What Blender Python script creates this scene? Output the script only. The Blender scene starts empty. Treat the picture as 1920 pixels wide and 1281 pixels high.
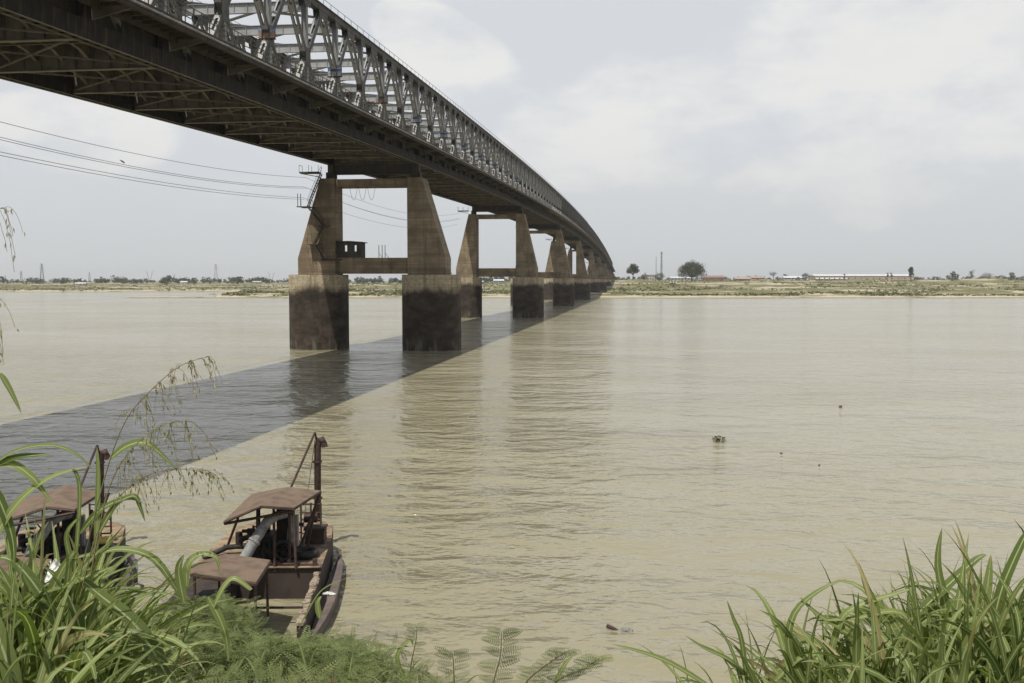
import bpy, math, random
import numpy as np
from mathutils import Vector, Matrix, noise as mnoise

sc = bpy.context.scene
R_ = math.radians
# ------------------------------------------------------------------ camera, world, sun, exposure
CAMZ = 10.2
FPX = 1867.0                       # focal length in photo pixels (1920 wide): a 35 mm lens
PSI = math.atan(241/1867.0)        # turned left of the bridge's direction (+Y)
TH = math.atan(114.5/1867.0)       # pitched down
cd = bpy.data.cameras.new("camera"); cam = bpy.data.objects.new("camera", cd)
sc.collection.objects.link(cam); sc.camera = cam
cd.sensor_width = 36.0; cd.lens = 36.0*FPX/1920.0
cd.clip_start = 0.05; cd.clip_end = 30000
cam.location = (0, 0, CAMZ)
cam.rotation_euler = (math.pi/2 - TH, 0, PSI)
FH = Vector((-math.sin(PSI), math.cos(PSI), 0)); RH = Vector((math.cos(PSI), math.sin(PSI), 0))
FV = Vector((FH.x*math.cos(TH), FH.y*math.cos(TH), -math.sin(TH))); UV_ = RH.cross(FV)
CP = Vector((0, 0, CAMZ))

sun_dir = Vector((-0.17, -0.45, 1.0)).normalized()       # towards the sun
SUN_EL = math.asin(sun_dir.z); SUN_ROT = math.atan2(sun_dir.x, sun_dir.y)
sd = bpy.data.lights.new("sun", 'SUN'); so = bpy.data.objects.new("sun", sd); sc.collection.objects.link(so)
sd.energy = 4.7; sd.angle = R_(0.55); sd.color = (1.0, 0.95, 0.86)
so.rotation_euler = sun_dir.to_track_quat('Z', 'Y').to_euler(); so.location = (0, 0, 300)

w = bpy.data.worlds.new("World"); sc.world = w; w.use_nodes = True
nt = w.node_tree; N = nt.nodes; L = nt.links
for n in list(N): N.remove(n)
def nd(t, **k):
    n = N.new(t)
    for a, b in k.items(): setattr(n, a, b)
    return n
out = nd('ShaderNodeOutputWorld'); bg = nd('ShaderNodeBackground')
sky = nd('ShaderNodeTexSky'); sky.sky_type = 'NISHITA'; sky.sun_disc = False
sky.sun_elevation = SUN_EL; sky.sun_rotation = SUN_ROT; sky.dust_density = 3.0; sky.air_density = 1.0
tc = nd('ShaderNodeTexCoord'); mp = nd('ShaderNodeMapping'); mp.inputs['Scale'].default_value = (1.0, 1.0, 2.1)
L.new(tc.outputs['Generated'], mp.inputs[0])
n1 = nd('ShaderNodeTexNoise'); n1.inputs['Scale'].default_value = 2.6; n1.inputs['Detail'].default_value = 9; n1.inputs['Roughness'].default_value = 0.56; n1.inputs['Distortion'].default_value = 0.25
L.new(mp.outputs[0], n1.inputs['Vector'])
n2 = nd('ShaderNodeTexNoise'); n2.inputs['Scale'].default_value = 7.5; n2.inputs['Detail'].default_value = 8; n2.inputs['Roughness'].default_value = 0.58
L.new(mp.outputs[0], n2.inputs['Vector'])
def mth(op, a, b=None, c=None, cl=False):
    m = nd('ShaderNodeMath', operation=op, use_clamp=cl)
    for i, v in enumerate((a, b, c)):
        if v is None: continue
        if isinstance(v, (int, float)): m.inputs[i].default_value = v
        else: L.new(v, m.inputs[i])
    return m.outputs[0]
def ray(px, py): return (FV + RH*((px-960)/FPX) + UV_*((640.5-py)/FPX))
# soft cloud banks standing in fixed directions of the sky: photo px, py, radius px, stretch
banks = [(800, 66, 64, 1.3, 2.0), (885, 100, 42, 1.8, 1.3), (725, 25, 40, 1.2, .9), (1650, 150, 300, 1.7, .55), (1790, 90, 190, 1.3, .8), (1500, 120, 160, 1.6, .5), (1240, 225, 120, 1.6, .6), (1060, 275, 95, 2.0, 1.1),
         (1400, 300, 260, 2.4, .45), (140, 240, 75, 1.7, 1.5), (60, 210, 60, 1.4, .4), (420, 300, 120, 2.2, .45), (1148, 115, 45, 1.2, .3), (1850, 240, 160, 2.4, .5), (330, 330, 230, 2.2, .4)]
acc = None
geo = nd('ShaderNodeNewGeometry') if False else None
for (bx, by, br, st, wt) in banks:
    d = ray(bx, by).normalized()
    e1 = d.cross(Vector((0, 0, 1))).normalized(); e2 = e1.cross(d)
    s = br/FPX
    def dot(v):
        v = Vector(v); m = nd('ShaderNodeVectorMath', operation='DOT_PRODUCT'); L.new(tc.outputs['Generated'], m.inputs[0]); m.inputs[1].default_value = v; return m.outputs['Value']
    u = mth('POWER', mth('ABSOLUTE', mth('SUBTRACT', dot(e1/(s*st)), 0.0)), 2.0)
    v = mth('POWER', mth('ABSOLUTE', mth('SUBTRACT', dot(e2/s), 0.0)), 2.0)
    g = mth('MULTIPLY', mth('EXPONENT', mth('MULTIPLY', mth('ADD', u, v), -0.9)), mth('MULTIPLY', mth('GREATER_THAN', dot(d), 0.2), wt))
    acc = g if acc is None else mth('ADD', acc, g)
dens = mth('ADD', mth('MULTIPLY', n1.outputs['Fac'], 0.60), mth('MULTIPLY', n2.outputs['Fac'], 0.75))
dens = mth('ADD', dens, mth('MULTIPLY', mth('MINIMUM', acc, 1.35), 0.10))
cr = nd('ShaderNodeMapRange'); cr.interpolation_type = 'SMOOTHERSTEP'; cr.inputs['From Min'].default_value = 0.76; cr.inputs['From Max'].default_value = 1.02
L.new(dens, cr.inputs['Value'])
pf = nd('ShaderNodeMapRange'); pf.interpolation_type = 'SMOOTHSTEP'; pf.inputs['From Min'].default_value = 0.60; pf.inputs['From Max'].default_value = 0.72
L.new(mth('ADD', mth('MULTIPLY', mth('MINIMUM', acc, 1.35), 0.27), mth('ADD', mth('MULTIPLY', n2.outputs['Fac'], 0.42), mth('MULTIPLY', n1.outputs['Fac'], 0.22))), pf.inputs['Value'])
sk = nd('ShaderNodeVectorMath', operation='SCALE'); L.new(sky.outputs[0], sk.inputs[0]); sk.inputs['Scale'].default_value = 0.06
# high thin overcast veil over the blue: pale grey-blue
veil = nd('ShaderNodeMix', data_type='RGBA')
zen = nd('ShaderNodeMapRange'); zen.inputs['From Min'].default_value = 0.38; zen.inputs['From Max'].default_value = 0.80; zen.inputs['To Min'].default_value = 0.94; zen.inputs['To Max'].default_value = 0.30; zen.interpolation_type = 'SMOOTHSTEP'
sep0 = nd('ShaderNodeSeparateXYZ'); L.new(tc.outputs['Generated'], sep0.inputs[0]); L.new(sep0.outputs['Z'], zen.inputs['Value']); L.new(zen.outputs[0], veil.inputs[0])
L.new(sk.outputs[0], veil.inputs[6]); veil.inputs[7].default_value = (0.705, 0.73, 0.768, 1)
cl = nd('ShaderNodeMix', data_type='RGBA'); L.new(mth('MULTIPLY', cr.outputs[0], zen.outputs[0]), cl.inputs[0]); L.new(veil.outputs[2], cl.inputs[6]); cl.inputs[7].default_value = (0.80, 0.803, 0.80, 1)
cp_ = nd('ShaderNodeMix', data_type='RGBA'); L.new(mth('MULTIPLY', pf.outputs[0], .85), cp_.inputs[0]); L.new(cl.outputs[2], cp_.inputs[6]); cp_.inputs[7].default_value = (0.83, 0.825, 0.81, 1)
# towards the horizon the veil turns grey
sep = nd('ShaderNodeSeparateXYZ'); L.new(tc.outputs['Generated'], sep.inputs[0])
hz = nd('ShaderNodeMapRange'); hz.inputs['From Min'].default_value = -0.02; hz.inputs['From Max'].default_value = 0.17; hz.inputs['To Min'].default_value = 0.85; hz.inputs['To Max'].default_value = 0.0; hz.interpolation_type = 'SMOOTHSTEP'
L.new(sep.outputs['Z'], hz.inputs['Value'])
hm = nd('ShaderNodeMix', data_type='RGBA'); L.new(hz.outputs[0], hm.inputs[0]); L.new(cp_.outputs[2], hm.inputs[6]); hm.inputs[7].default_value = (0.60, 0.62, 0.625, 1)
L.new(hm.outputs[2], bg.inputs['Color']); bg.inputs['Strength'].default_value = 1.0
L.new(bg.outputs[0], out.inputs['Surface'])
sc.view_settings.view_transform = 'Standard'; sc.view_settings.look = 'None'; sc.view_settings.exposure = 0; sc.view_settings.gamma = 1
try:
    sc.cycles.max_bounces = 6; sc.cycles.transparent_max_bounces = 8; sc.cycles.volume_bounces = 0; sc.cycles.use_denoising = True
    sc.cycles.use_adaptive_sampling = True
except Exception: pass

# ------------------------------------------------------------------ helpers
def at(px, py, q):
    r = ray(px, py); return CP + r*(q/(r.dot(FH)))
def onz(px, py, z):
    r = ray(px, py); return CP + r*((z-CAMZ)/r.z)
def qs_(p): return p.dot(FH), p.dot(RH)
def sstep(x, a, b):
    t = min(1, max(0, (x-a)/(b-a))); return t*t*(3-2*t)

def tag(o, label=None, cat=None, group=None, kind=None):
    if label: o['label'] = label
    if cat: o['category'] = cat
    if group: o['group'] = group
    if kind: o['kind'] = kind
    return o
def empty(name, loc=(0, 0, 0), rz=0):
    o = bpy.data.objects.new(name, None); sc.collection.objects.link(o); o.location = loc; o.rotation_euler = (0, 0, rz); o.empty_display_size = .2; return o

class MB:
    def __init__(s): s.v = []; s.f = []; s.uv = None
    def poly(s, pts, faces):
        b = len(s.v); s.v += [tuple(p) for p in pts]; s.f += [tuple(b+i for i in f) for f in faces]
    def box(s, c, h, ax=None):
        c = Vector(c)
        X, Y, Z = ax if ax else (Vector((1, 0, 0)), Vector((0, 1, 0)), Vector((0, 0, 1)))
        pts = [c + X*(h[0]*i) + Y*(h[1]*j) + Z*(h[2]*k) for i in (-1, 1) for j in (-1, 1) for k in (-1, 1)]
        s.poly(pts, [(0, 1, 3, 2), (4, 6, 7, 5), (0, 4, 5, 1), (2, 3, 7, 6), (0, 2, 6, 4), (1, 5, 7, 3)])
    def bb(s, x0, x1, y0, y1, z0, z1): s.box(((x0+x1)/2, (y0+y1)/2, (z0+z1)/2), (abs(x1-x0)/2, abs(y1-y0)/2, abs(z1-z0)/2))
    def bar(s, a, b, w, h, side=Vector((1, 0, 0))):
        a, b = Vector(a), Vector(b); d = b-a; l = d.length
        if l < 1e-6: return
        d /= l; X = (side - d*side.dot(d)).normalized(); Z = X.cross(d)
        s.box((a+b)/2, (w/2, l/2, h/2), (X, d, Z))
    def prism(s, pts, off):
        n = len(pts); off = Vector(off); P = [Vector(p) for p in pts]
        s.poly(P+[p+off for p in P], [tuple(range(n)), tuple(range(2*n-1, n-1, -1))]+[(i, i+n, (i+1) % n+n, (i+1) % n) for i in range(n)])
    def tube(s, path, r, n=8, cap=True):
        P = [Vector(p) for p in path]; rr = r if isinstance(r, (list, tuple)) else [r]*len(P)
        b = len(s.v); prev = None
        for i, p in enumerate(P):
            t = (P[min(i+1, len(P)-1)]-P[max(i-1, 0)])
            t = t.normalized() if t.length > 1e-9 else Vector((0, 0, 1))
            if prev is None: prev = Vector((1, 0, 0)) if abs(t.x) < .8 else Vector((0, 1, 0))
            u = (prev - t*prev.dot(t)).normalized(); prev = u; v = t.cross(u)
            for k in range(n):
                a = 2*math.pi*k/n; s.v.append(tuple(p+(u*math.cos(a)+v*math.sin(a))*rr[i]))
        for i in range(len(P)-1):
            for k in range(n):
                s.f.append((b+i*n+k, b+i*n+(k+1) % n, b+(i+1)*n+(k+1) % n, b+(i+1)*n+k))
        if cap and n > 2: s.f.append(tuple(b+k for k in range(n-1, -1, -1))); s.f.append(tuple(b+(len(P)-1)*n+k for k in range(n)))
    def torus(s, c, R, r, ax='z', n=20, m=8):
        c = Vector(c); b = len(s.v)
        for i in range(n):
            a = 2*math.pi*i/n
            for k in range(m):
                t = 2*math.pi*k/m; q = ((R+r*math.cos(t))*math.cos(a), (R+r*math.cos(t))*math.sin(a), r*math.sin(t))
                q = {'z': q, 'y': (q[0], q[2], q[1]), 'x': (q[2], q[0], q[1])}[ax]; s.v.append(tuple(c+Vector(q)))
        for i in range(n):
            for k in range(m): s.f.append((b+i*m+k, b+((i+1) % n)*m+k, b+((i+1) % n)*m+(k+1) % m, b+i*m+(k+1) % m))
    def build(s, name, mat, parent=None, smooth=False):
        me = bpy.data.meshes.new(name); me.from_pydata(s.v, [], s.f); me.update()
        if mat: me.materials.append(mat)
        if smooth: me.polygons.foreach_set('use_smooth', [True]*len(me.polygons))
        o = bpy.data.objects.new(name, me); sc.collection.objects.link(o)
        if parent: o.parent = parent
        return o

# ------------------------------------------------------------------ materials
class Mat:
    def __init__(s, name, rough=.8, metal=0, spec=.5):
        s.m = bpy.data.materials.new(name); s.m.use_nodes = True; s.t = s.m.node_tree; s.N = s.t.nodes; s.L = s.t.links
        s.b = s.N['Principled BSDF']; s.b.inputs['Roughness'].default_value = rough; s.b.inputs['Metallic'].default_value = metal
        s.b.inputs['Specular IOR Level'].default_value = spec*.7
        s.tc = s.N.new('ShaderNodeTexCoord')
    def vec(s, scale=(1, 1, 1), src='Object'):
        m = s.N.new('ShaderNodeMapping'); m.inputs['Scale'].default_value = scale; s.L.new(s.tc.outputs[src], m.inputs[0]); return m.outputs[0]
    def geo(s, scale=(1, 1, 1)):
        g = s.N.new('ShaderNodeNewGeometry'); m = s.N.new('ShaderNodeMapping'); m.inputs['Scale'].default_value = scale; s.L.new(g.outputs['Position'], m.inputs[0]); return m.outputs[0]
    def noise(s, v, sc_, det=5, rough=.55, dist=0):
        n = s.N.new('ShaderNodeTexNoise'); n.inputs['Scale'].default_value = sc_; n.inputs['Detail'].default_value = det; n.inputs['Roughness'].default_value = rough; n.inputs['Distortion'].default_value = dist
        s.L.new(v, n.inputs['Vector']); return n.outputs['Fac']
    def rng(s, v, a, b, c=0., d=1., smooth=True):
        n = s.N.new('ShaderNodeMapRange'); n.interpolation_type = 'SMOOTHSTEP' if smooth else 'LINEAR'
        for k, x in zip(('From Min', 'From Max', 'To Min', 'To Max'), (a, b, c, d)): n.inputs[k].default_value = x
        s.L.new(v, n.inputs['Value']); return n.outputs[0]
    def mix(s, f, a, b, mode='MIX'):
        n = s.N.new('ShaderNodeMix'); n.data_type = 'RGBA'; n.blend_type = mode
        if isinstance(f, (int, float)): n.inputs[0].default_value = f
        else: s.L.new(f, n.inputs[0])
        for i, c in ((6, a), (7, b)):
            if isinstance(c, (tuple, list)): n.inputs[i].default_value = (*c, 1)
            else: s.L.new(c, n.inputs[i])
        return n.outputs[2]
    def math(s, op, a, b=0., cl=False):
        n = s.N.new('ShaderNodeMath'); n.operation = op; n.use_clamp = cl
        for i, c in enumerate((a, b)):
            if isinstance(c, (int, float)): n.inputs[i].default_value = c
            else: s.L.new(c, n.inputs[i])
        return n.outputs[0]
    def sep(s, v):
        n = s.N.new('ShaderNodeSeparateXYZ'); s.L.new(v, n.inputs[0]); return n.outputs
    def col(s, c):
        if isinstance(c, (tuple, list)): s.b.inputs['Base Color'].default_value = (*c, 1)
        else: s.L.new(c, s.b.inputs['Base Color'])
        return s
    def bump(s, h, strength=.3, dist=.05):
        n = s.N.new('ShaderNodeBump'); n.inputs['Strength'].default_value = strength; n.inputs['Distance'].default_value = dist; s.L.new(h, n.inputs['Height']); s.L.new(n.outputs[0], s.b.inputs['Normal']); return n

def simple(name, c, c2=None, rough=.75, scale=3., amt=(.4, .65), metal=0, bumpd=0.0, spec=.4):
    m = Mat(name, rough, metal, spec); v = m.geo()
    if c2: n = m.noise(v, scale, 6, .6); m.col(m.mix(m.rng(n, *amt), c, c2))
    else: m.col(c)
    if bumpd: m.bump(m.noise(v, scale*4, 4), .5, bumpd)
    return m.m

def steel(name, c, rust=.35, rough=.7, dark=.6):
    m = Mat(name, rough, 0, .22 if c[0] < .2 else .4); v = m.geo()
    n = m.noise(v, .9, 6, .62); st = m.noise(m.geo((3, 3, .35)), 1.2, 5, .6)
    a = m.mix(m.rng(n, .35, .7), c, tuple(x*dark for x in c))
    r = m.mix(m.math('MULTIPLY', m.rng(st, .5, .72), rust), a, (.13, .075, .045))
    m.col(r); return m.m
M = {}
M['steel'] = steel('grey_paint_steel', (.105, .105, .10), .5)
M['plate'] = steel('sunlit_tone_cover_plate', (.32, .32, .305), .35, dark=.85)  # sunlight painted into the colour: paler than the diagonals' webs of the same steel
M['steel_light'] = steel('pale_grey_steel', (.23, .235, .235), .3, dark=.8)
M['portal'] = steel('portal_steel', (.34, .35, .355), .3, dark=.8)
M['steel_dark'] = steel('dark_brown_steel', (.062, .054, .045), .5)
M['steel_olive'] = steel('olive_flange_steel', (.22, .20, .14), .5)
M['stringer'] = steel('stringer_steel', (.19, .168, .13), .5)
M['steel_web'] = steel('dull_girder_steel', (.155, .138, .112), .5)
M['walk_panel'] = steel('yellow_green_panel', (.46, .42, .22), .4, dark=.7)
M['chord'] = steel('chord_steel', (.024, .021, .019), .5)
M['slab'] = simple('deck_concrete', (.06, .055, .045), (.09, .08, .06))
M['top_chord'] = steel('top_chord_steel', (.085, .083, .078), .5)
M['pipe'] = steel('pipe_grey', (.25, .24, .22), .4)
M['rust'] = simple('rusty_sheet', (.165, .118, .085), (.112, .082, .06), .8, 2.2)
M['rust_dark'] = simple('dark_rusty_iron', (.05, .035, .03), (.085, .05, .04), .75, 4)
M['hull'] = simple('hull_plate', (.055, .042, .036), (.035, .028, .025), .7, 1.6)
M['deck_tan'] = simple('dusty_tan_deck', (.30, .22, .14), (.13, .095, .07), .85, 1.3, (.4, .62))
M['crust'] = simple('crusted_wall_top', (.30, .25, .185), (.16, .12, .09), .9, 5, bumpd=.03)
M['black_iron'] = simple('oily_black_iron', (.018, .017, .017), (.04, .032, .028), .5, 5)
M['grey_pipe'] = simple('worn_grey_pipe', (.24, .25, .25), (.12, .11, .10), .5, 3)
M['rubber'] = simple('rubber', (.02, .02, .02), (.05, .045, .04), .8, 4)
M['white_rag'] = simple('white_cloth', (.65, .65, .63), (.4, .4, .4), .8, 9)
M['yellow'] = simple('faded_yellow', (.5, .34, .07), (.35, .24, .08), .6, 6)
M['purple_rust'] = simple('purplish_hull_paint', (.10, .08, .075), (.15, .12, .10), .6, 2.5)
M['water_slab'] = None

def concrete_pier():
    m = Mat('pier_concrete', .85, 0, .3); P = m.geo(); z = m.sep(P)[2]
    n = m.noise(P, .35, 7, .62); fine = m.noise(P, 2.5, 6, .6)
    hb2 = m.noise(m.geo((.04, .04, 4.5)), 1.0, 2, .5)
    streak = m.noise(m.geo((1.6, 1.6, .10)), 1.0, 6, .6); hb = m.noise(m.geo((.12, .12, 2.4)), 1.0, 3, .5)
    base = m.mix(m.rng(n, .35, .65), (.285, .228, .152), (.165, .130, .088))
    base = m.mix(m.math('MULTIPLY', m.rng(m.noise(P, .16, 5, .6), .52, .66), .6), base, (.10, .082, .058))
    base = m.mix(m.math('MULTIPLY', m.rng(hb, .5, .62), .35), base, (.13, .09, .06))
    base = m.mix(m.math('MULTIPLY', m.rng(streak, .5, .68), .55), base, (.10, .075, .05))
    # caissons: paler grey concrete below the leg foot, dark flood stain up to about 9 m
    top = m.mix(m.rng(fine, .35, .7), (.44, .375, .265), (.28, .235, .16))
    top = m.mix(m.math('MULTIPLY', m.rng(streak, .47, .66), .6), top, (.15, .12, .08))
    base = m.mix(m.math('MULTIPLY', m.rng(hb2, .52, .60), .3), base, (.10, .075, .05)); top = m.mix(m.math('MULTIPLY', m.rng(hb2, .54, .6), .3), top, (.13, .11, .08))
    isb = m.rng(z, 11.06, 11.04, smooth=False)
    stain = m.rng(m.math('ADD', z, m.math('MULTIPLY', m.math('SUBTRACT', m.noise(m.geo((.3, .3, .2)), 1., 5, .6), .5), -3.6)), 9.7, 8.2)
    dk = m.mix(m.rng(m.noise(m.geo((.5, .5, .9)), .8, 7, .65), .35, .7), (.032, .025, .020), (.075, .058, .044))
    pale = m.math('MULTIPLY', m.rng(z, 2.2, .6), m.rng(m.noise(m.geo((2., 2., .5)), 1., 5, .6), .5, .6))
    dk = m.mix(m.math('MULTIPLY', pale, .5), dk, (.16, .15, .12))
    c = m.mix(isb, base, top); c = m.mix(m.math('MULTIPLY', isb, stain), c, dk)
    m.col(c); m.bump(m.math('ADD', fine, m.math('MULTIPLY', hb, .6)), .5, .08); return m.m
M['pier'] = concrete_pier()

def mat_water():
    m = Mat('muddy_river_water', .13, 0, .714); m.b.inputs['IOR'].default_value = 1.35
    P = m.geo(); big = m.noise(m.geo((.006, .016, 1)), 1., 4, .5); med = m.noise(m.geo((.03, .09, 1)), 1., 4, .5)
    c = m.mix(m.rng(big, .35, .65), (.240, .219, .142), (.262, .242, .164))
    c = m.mix(m.math('MULTIPLY', m.rng(med, .45, .7), .35), c, (.208, .190, .115))
    m.col(c)
    # wind ripples, running roughly across the view; calmer and rougher patches
    r1 = m.noise(m.geo((1.3, 2.1, 1)), 1.0, 2, .45, .6); r2 = m.noise(m.geo((.5, .75, 1)), 1.0, 2, .45, .6); r3 = m.noise(m.geo((3.4, 5.5, 1)), 1.0, 2, .5)
    patch = m.rng(m.noise(m.geo((.018, .03, 1)), 1., 4, .6), .35, .65, .35, 1.)
    h = m.math('ADD', m.math('ADD', m.math('MULTIPLY', r1, .55), m.math('MULTIPLY', r2, 1.7)), m.math('MULTIPLY', r3, .22))
    r0 = m.noise(m.geo((.11, .16, 1)), 1.0, 2, .5, .8); h = m.math('ADD', h, m.math('MULTIPLY', r0, 3.2))
    X = m.sep(P)[0]; calm = m.rng(m.math('ADD', X, m.math('MULTIPLY', m.noise(m.geo((.03, .02, 1)), 1., 3, .6), 22.)), -2., 16., 1.0, .38)
    h = m.math('MULTIPLY', m.math('MULTIPLY', h, patch), calm)
    m.bump(h, 1.0, .42); return m.m
M['water'] = mat_water()

def mat_ground():
    m = Mat('bank_ground', .95, 0, .2); P = m.geo(); z = m.sep(P)[2]
    a = m.noise(m.geo((.018, .0085, 1)), 1., 8, .66, .6); b = m.noise(m.geo((.05, .04, 1)), 1., 7, .65); f = m.noise(P, .6, 5, .6)
    green = m.mix(m.rng(f, .35, .65), (.085, .095, .04), (.15, .145, .07))
    dry = m.mix(m.rng(b, .4, .6), (.31, .225, .14), (.19, .16, .09))
    sand = m.mix(m.rng(f, .3, .7), (.46, .41, .31), (.36, .31, .23))
    c = m.mix(m.rng(b, .43, .55), green, dry)
    c = m.mix(m.rng(a, .40, .48), c, green)
    hs = m.math('ADD', z, m.math('MULTIPLY', m.math('SUBTRACT', b, .5), 7.))
    c = m.mix(m.rng(hs, 1.3, .6), c, sand)                   # beach at the water's edge
    c = m.mix(m.math('MULTIPLY', m.rng(a, .525, .56), .9), c, sand)    # open sand patches
    wet = m.rng(z, .42, .25); c = m.mix(wet, c, (.16, .14, .08))
    m.col(c); return m.m
M['ground'] = mat_ground()
def mat_near():
    m = Mat('near_bank_soil', .95, 0, .2); P = m.geo()
    m.col(m.mix(m.rng(m.noise(P, 3, 6), .4, .6), (.06, .05, .03), (.05, .065, .025))); return m.m

def leaf(name, c1, c2, trans=.35, rough=.45, scale=2.5, midrib=False, dry=None, tone=False):
    m = Mat(name, rough, 0, .2); v = m.geo(); n = m.noise(v, scale, 3, .6)
    if tone:
        at_ = m.N.new('ShaderNodeAttribute'); at_.attribute_name = 'tone'; tn = at_.outputs['Fac']
        c = m.mix(m.rng(tn, .0, .8, smooth=False), c1, c2); c = m.mix(m.rng(tn, .95, .97), c, dry)
        uvt = m.N.new('ShaderNodeUVMap'); vt = m.sep(uvt.outputs[0])[1]; c = m.mix(m.math('MULTIPLY', m.rng(m.math('ADD', vt, m.math('MULTIPLY', tn, .25)), .98, 1.12), .8), c, dry)
    else: c = m.mix(m.rng(n, .35, .65), c1, c2)
    if midrib:
        uv = m.N.new('ShaderNodeUVMap'); u = m.sep(uv.outputs[0])[0]
        d = m.math('ABSOLUTE', m.math('SUBTRACT', u, .5))
        c = m.mix(m.rng(d, .09, .03), c, (.40, .44, .24))
        st = m.noise(m.vec(), 1, 1) if False else None
    m.col(c)
    tr = m.N.new('ShaderNodeBsdfTranslucent'); mx = m.N.new('ShaderNodeMixShader'); mx.inputs[0].default_value = trans
    br = m.mix(1.0, c, (1.15, 1.25, .55), 'MULTIPLY'); m.L.new(br, tr.inputs[0])
    o = m.N['Material Output']; m.L.new(m.b.outputs[0], mx.inputs[1]); m.L.new(tr.outputs[0], mx.inputs[2]); m.L.new(mx.outputs[0], o.inputs[0])
    return m.m
M['blade'] = leaf('broad_grass_blade', (.10, .14, .04), (.225, .265, .095), .38, .42, 3.0, True, (.33, .27, .14), True)
M['mimosa'] = leaf('feathery_leaflet', (.06, .082, .026), (.18, .21, .085), .25, .5, 4.0)
M['mimosa2'] = leaf('weed_leaflet', (.10, .13, .045), (.19, .21, .09), .3, .5, 4.0)
M['stem'] = simple('green_stem', (.16, .17, .07), (.2, .13, .07), .6, 6)
M['seed'] = leaf('grass_spikelet', (.27, .26, .14), (.40, .37, .23), .3, .6, 12)
M['crown'] = leaf('tree_leaves', (.04, .055, .028), (.075, .09, .045), .12, .6, .25)
M['bushm'] = leaf('bush_leaves', (.055, .07, .03), (.11, .12, .05), .12, .6, .2)
M['bark'] = simple('bark', (.12, .09, .06), (.07, .055, .04), .9, 2)

# ------------------------------------------------------------------ ground and water
def fbm(x, y, s, o=4): return mnoise.fractal(Vector((x*s, y*s, 3.7)), 1.0, 2.0, o)
def height(x, y):
    p = Vector((x, y, 0)); q, s = qs_(p)
    # camera side: steep grassy bank falling to the water
    qe = 20.0 + 4.5*sstep(-s, 1.0, 7.0) + 1.2*math.sin(s*.23)
    if q < qe + 12:
        t = q/qe
        h = 8.6*(1-t) if q > 0 else 8.6 + min(1.0, -q*.03)
        if q > qe: h = -(q-qe)*.35
        return max(-2.5, h + .12*fbm(x, y, .5))
    # far side
    wl = sstep(s, -250, -165)
    qsh = 875*(1-wl) + 572*wl + 9*fbm(x, y, .012) + 3.5*fbm(x, y, .06)
    t = q - qsh
    hmax = 5.2 + 5.4*sstep(s, -120, 120)
    if t > 0:
        h = 1.6*(1-math.exp(-t/22)) + (hmax-1.6)*sstep(t, 90, 620) + 1.5*fbm(x, y, .014)*sstep(t, 10, 60) + .35*fbm(x, y, .08)*sstep(t, 5, 60)
        h = max(h, .12 + min(t, 20)*.02)
    else: h = max(-2.5, t*.05)
    # low sand spit in front of the left inlet
    sp = math.exp(-((q-583-3*math.sin(s*.03))/(9+8*sstep(s, -250, -120)))**2)*sstep(s, -262, -215)*(1-sstep(s, -120, -60))
    h = max(h, -2.5 + sp*3.15 + (.25*fbm(x, y, .05)*sp)) if t <= 5 else h
    # sand mounds
    for (px, mq, wd, ht) in mounds:
        c = at(px, 526, mq); d2 = ((x-c.x)**2+(y-c.y)**2)/(wd*wd)
        if d2 < 6: h += ht*math.exp(-d2)*(1+.3*fbm(x, y, .05))
    return h
mounds = [(1830, 980, 26, 4.2), (1870, 960, 20, 3.0), (1190, 1010, 26, 3.2), (705, 900, 26, 3.0), (1215, 900, 18, 1.6)]
rad = [0.0, .6, 1.2]
while rad[-1] < 60: rad.append(rad[-1]*1.08+.25)
while rad[-1] < 540: rad.append(rad[-1]*1.12)
rad = [r for r in rad if r < 545]
while True:
    r = rad[-1] if rad[-1] > 545 else 545; rad.append(r + 3.2 if r < 660 else (r*1.012 if r < 1400 else r*1.06))
    if rad[-1] > 9500: break
NA = 340
me_v, me_f = [], []
for r in rad:
    for k in range(NA+1):
        a = R_(-62 + 124*k/NA); lat = math.sin(a)*r; q = math.cos(a)*r - 6.0
        p = FH*q + RH*lat
        me_v.append((p.x, p.y, height(p.x, p.y) if r < 9000 else 4))
for i in range(len(rad)-1):
    for k in range(NA):
        b = i*(NA+1)+k; me_f.append((b, b+1, b+NA+2, b+NA+1))
g = MB(); g.v = me_v; g.f = me_f
go = g.build('ground', M['ground'], smooth=True); tag(go, 'sandy scrub-covered far bank and the steep near bank', 'ground', kind='structure')
go.data.materials.append(mat_near())
mi = []
for f in go.data.polygons:
    c = f.center; q, s = qs_(Vector(c)); mi.append(1 if q < 60 else 0)
go.data.polygons.foreach_set('material_index', mi)
wb = MB(); a0 = FH*2 - RH*60; 
wb.poly([FH*6-RH*120, FH*6+RH*120, FH*900+RH*1500, FH*900-RH*1500], [(0, 1, 2, 3)])
wo = wb.build('river_water', M['water']); tag(wo, 'broad muddy tan river with fine wind ripples', 'river', kind='structure')

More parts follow.
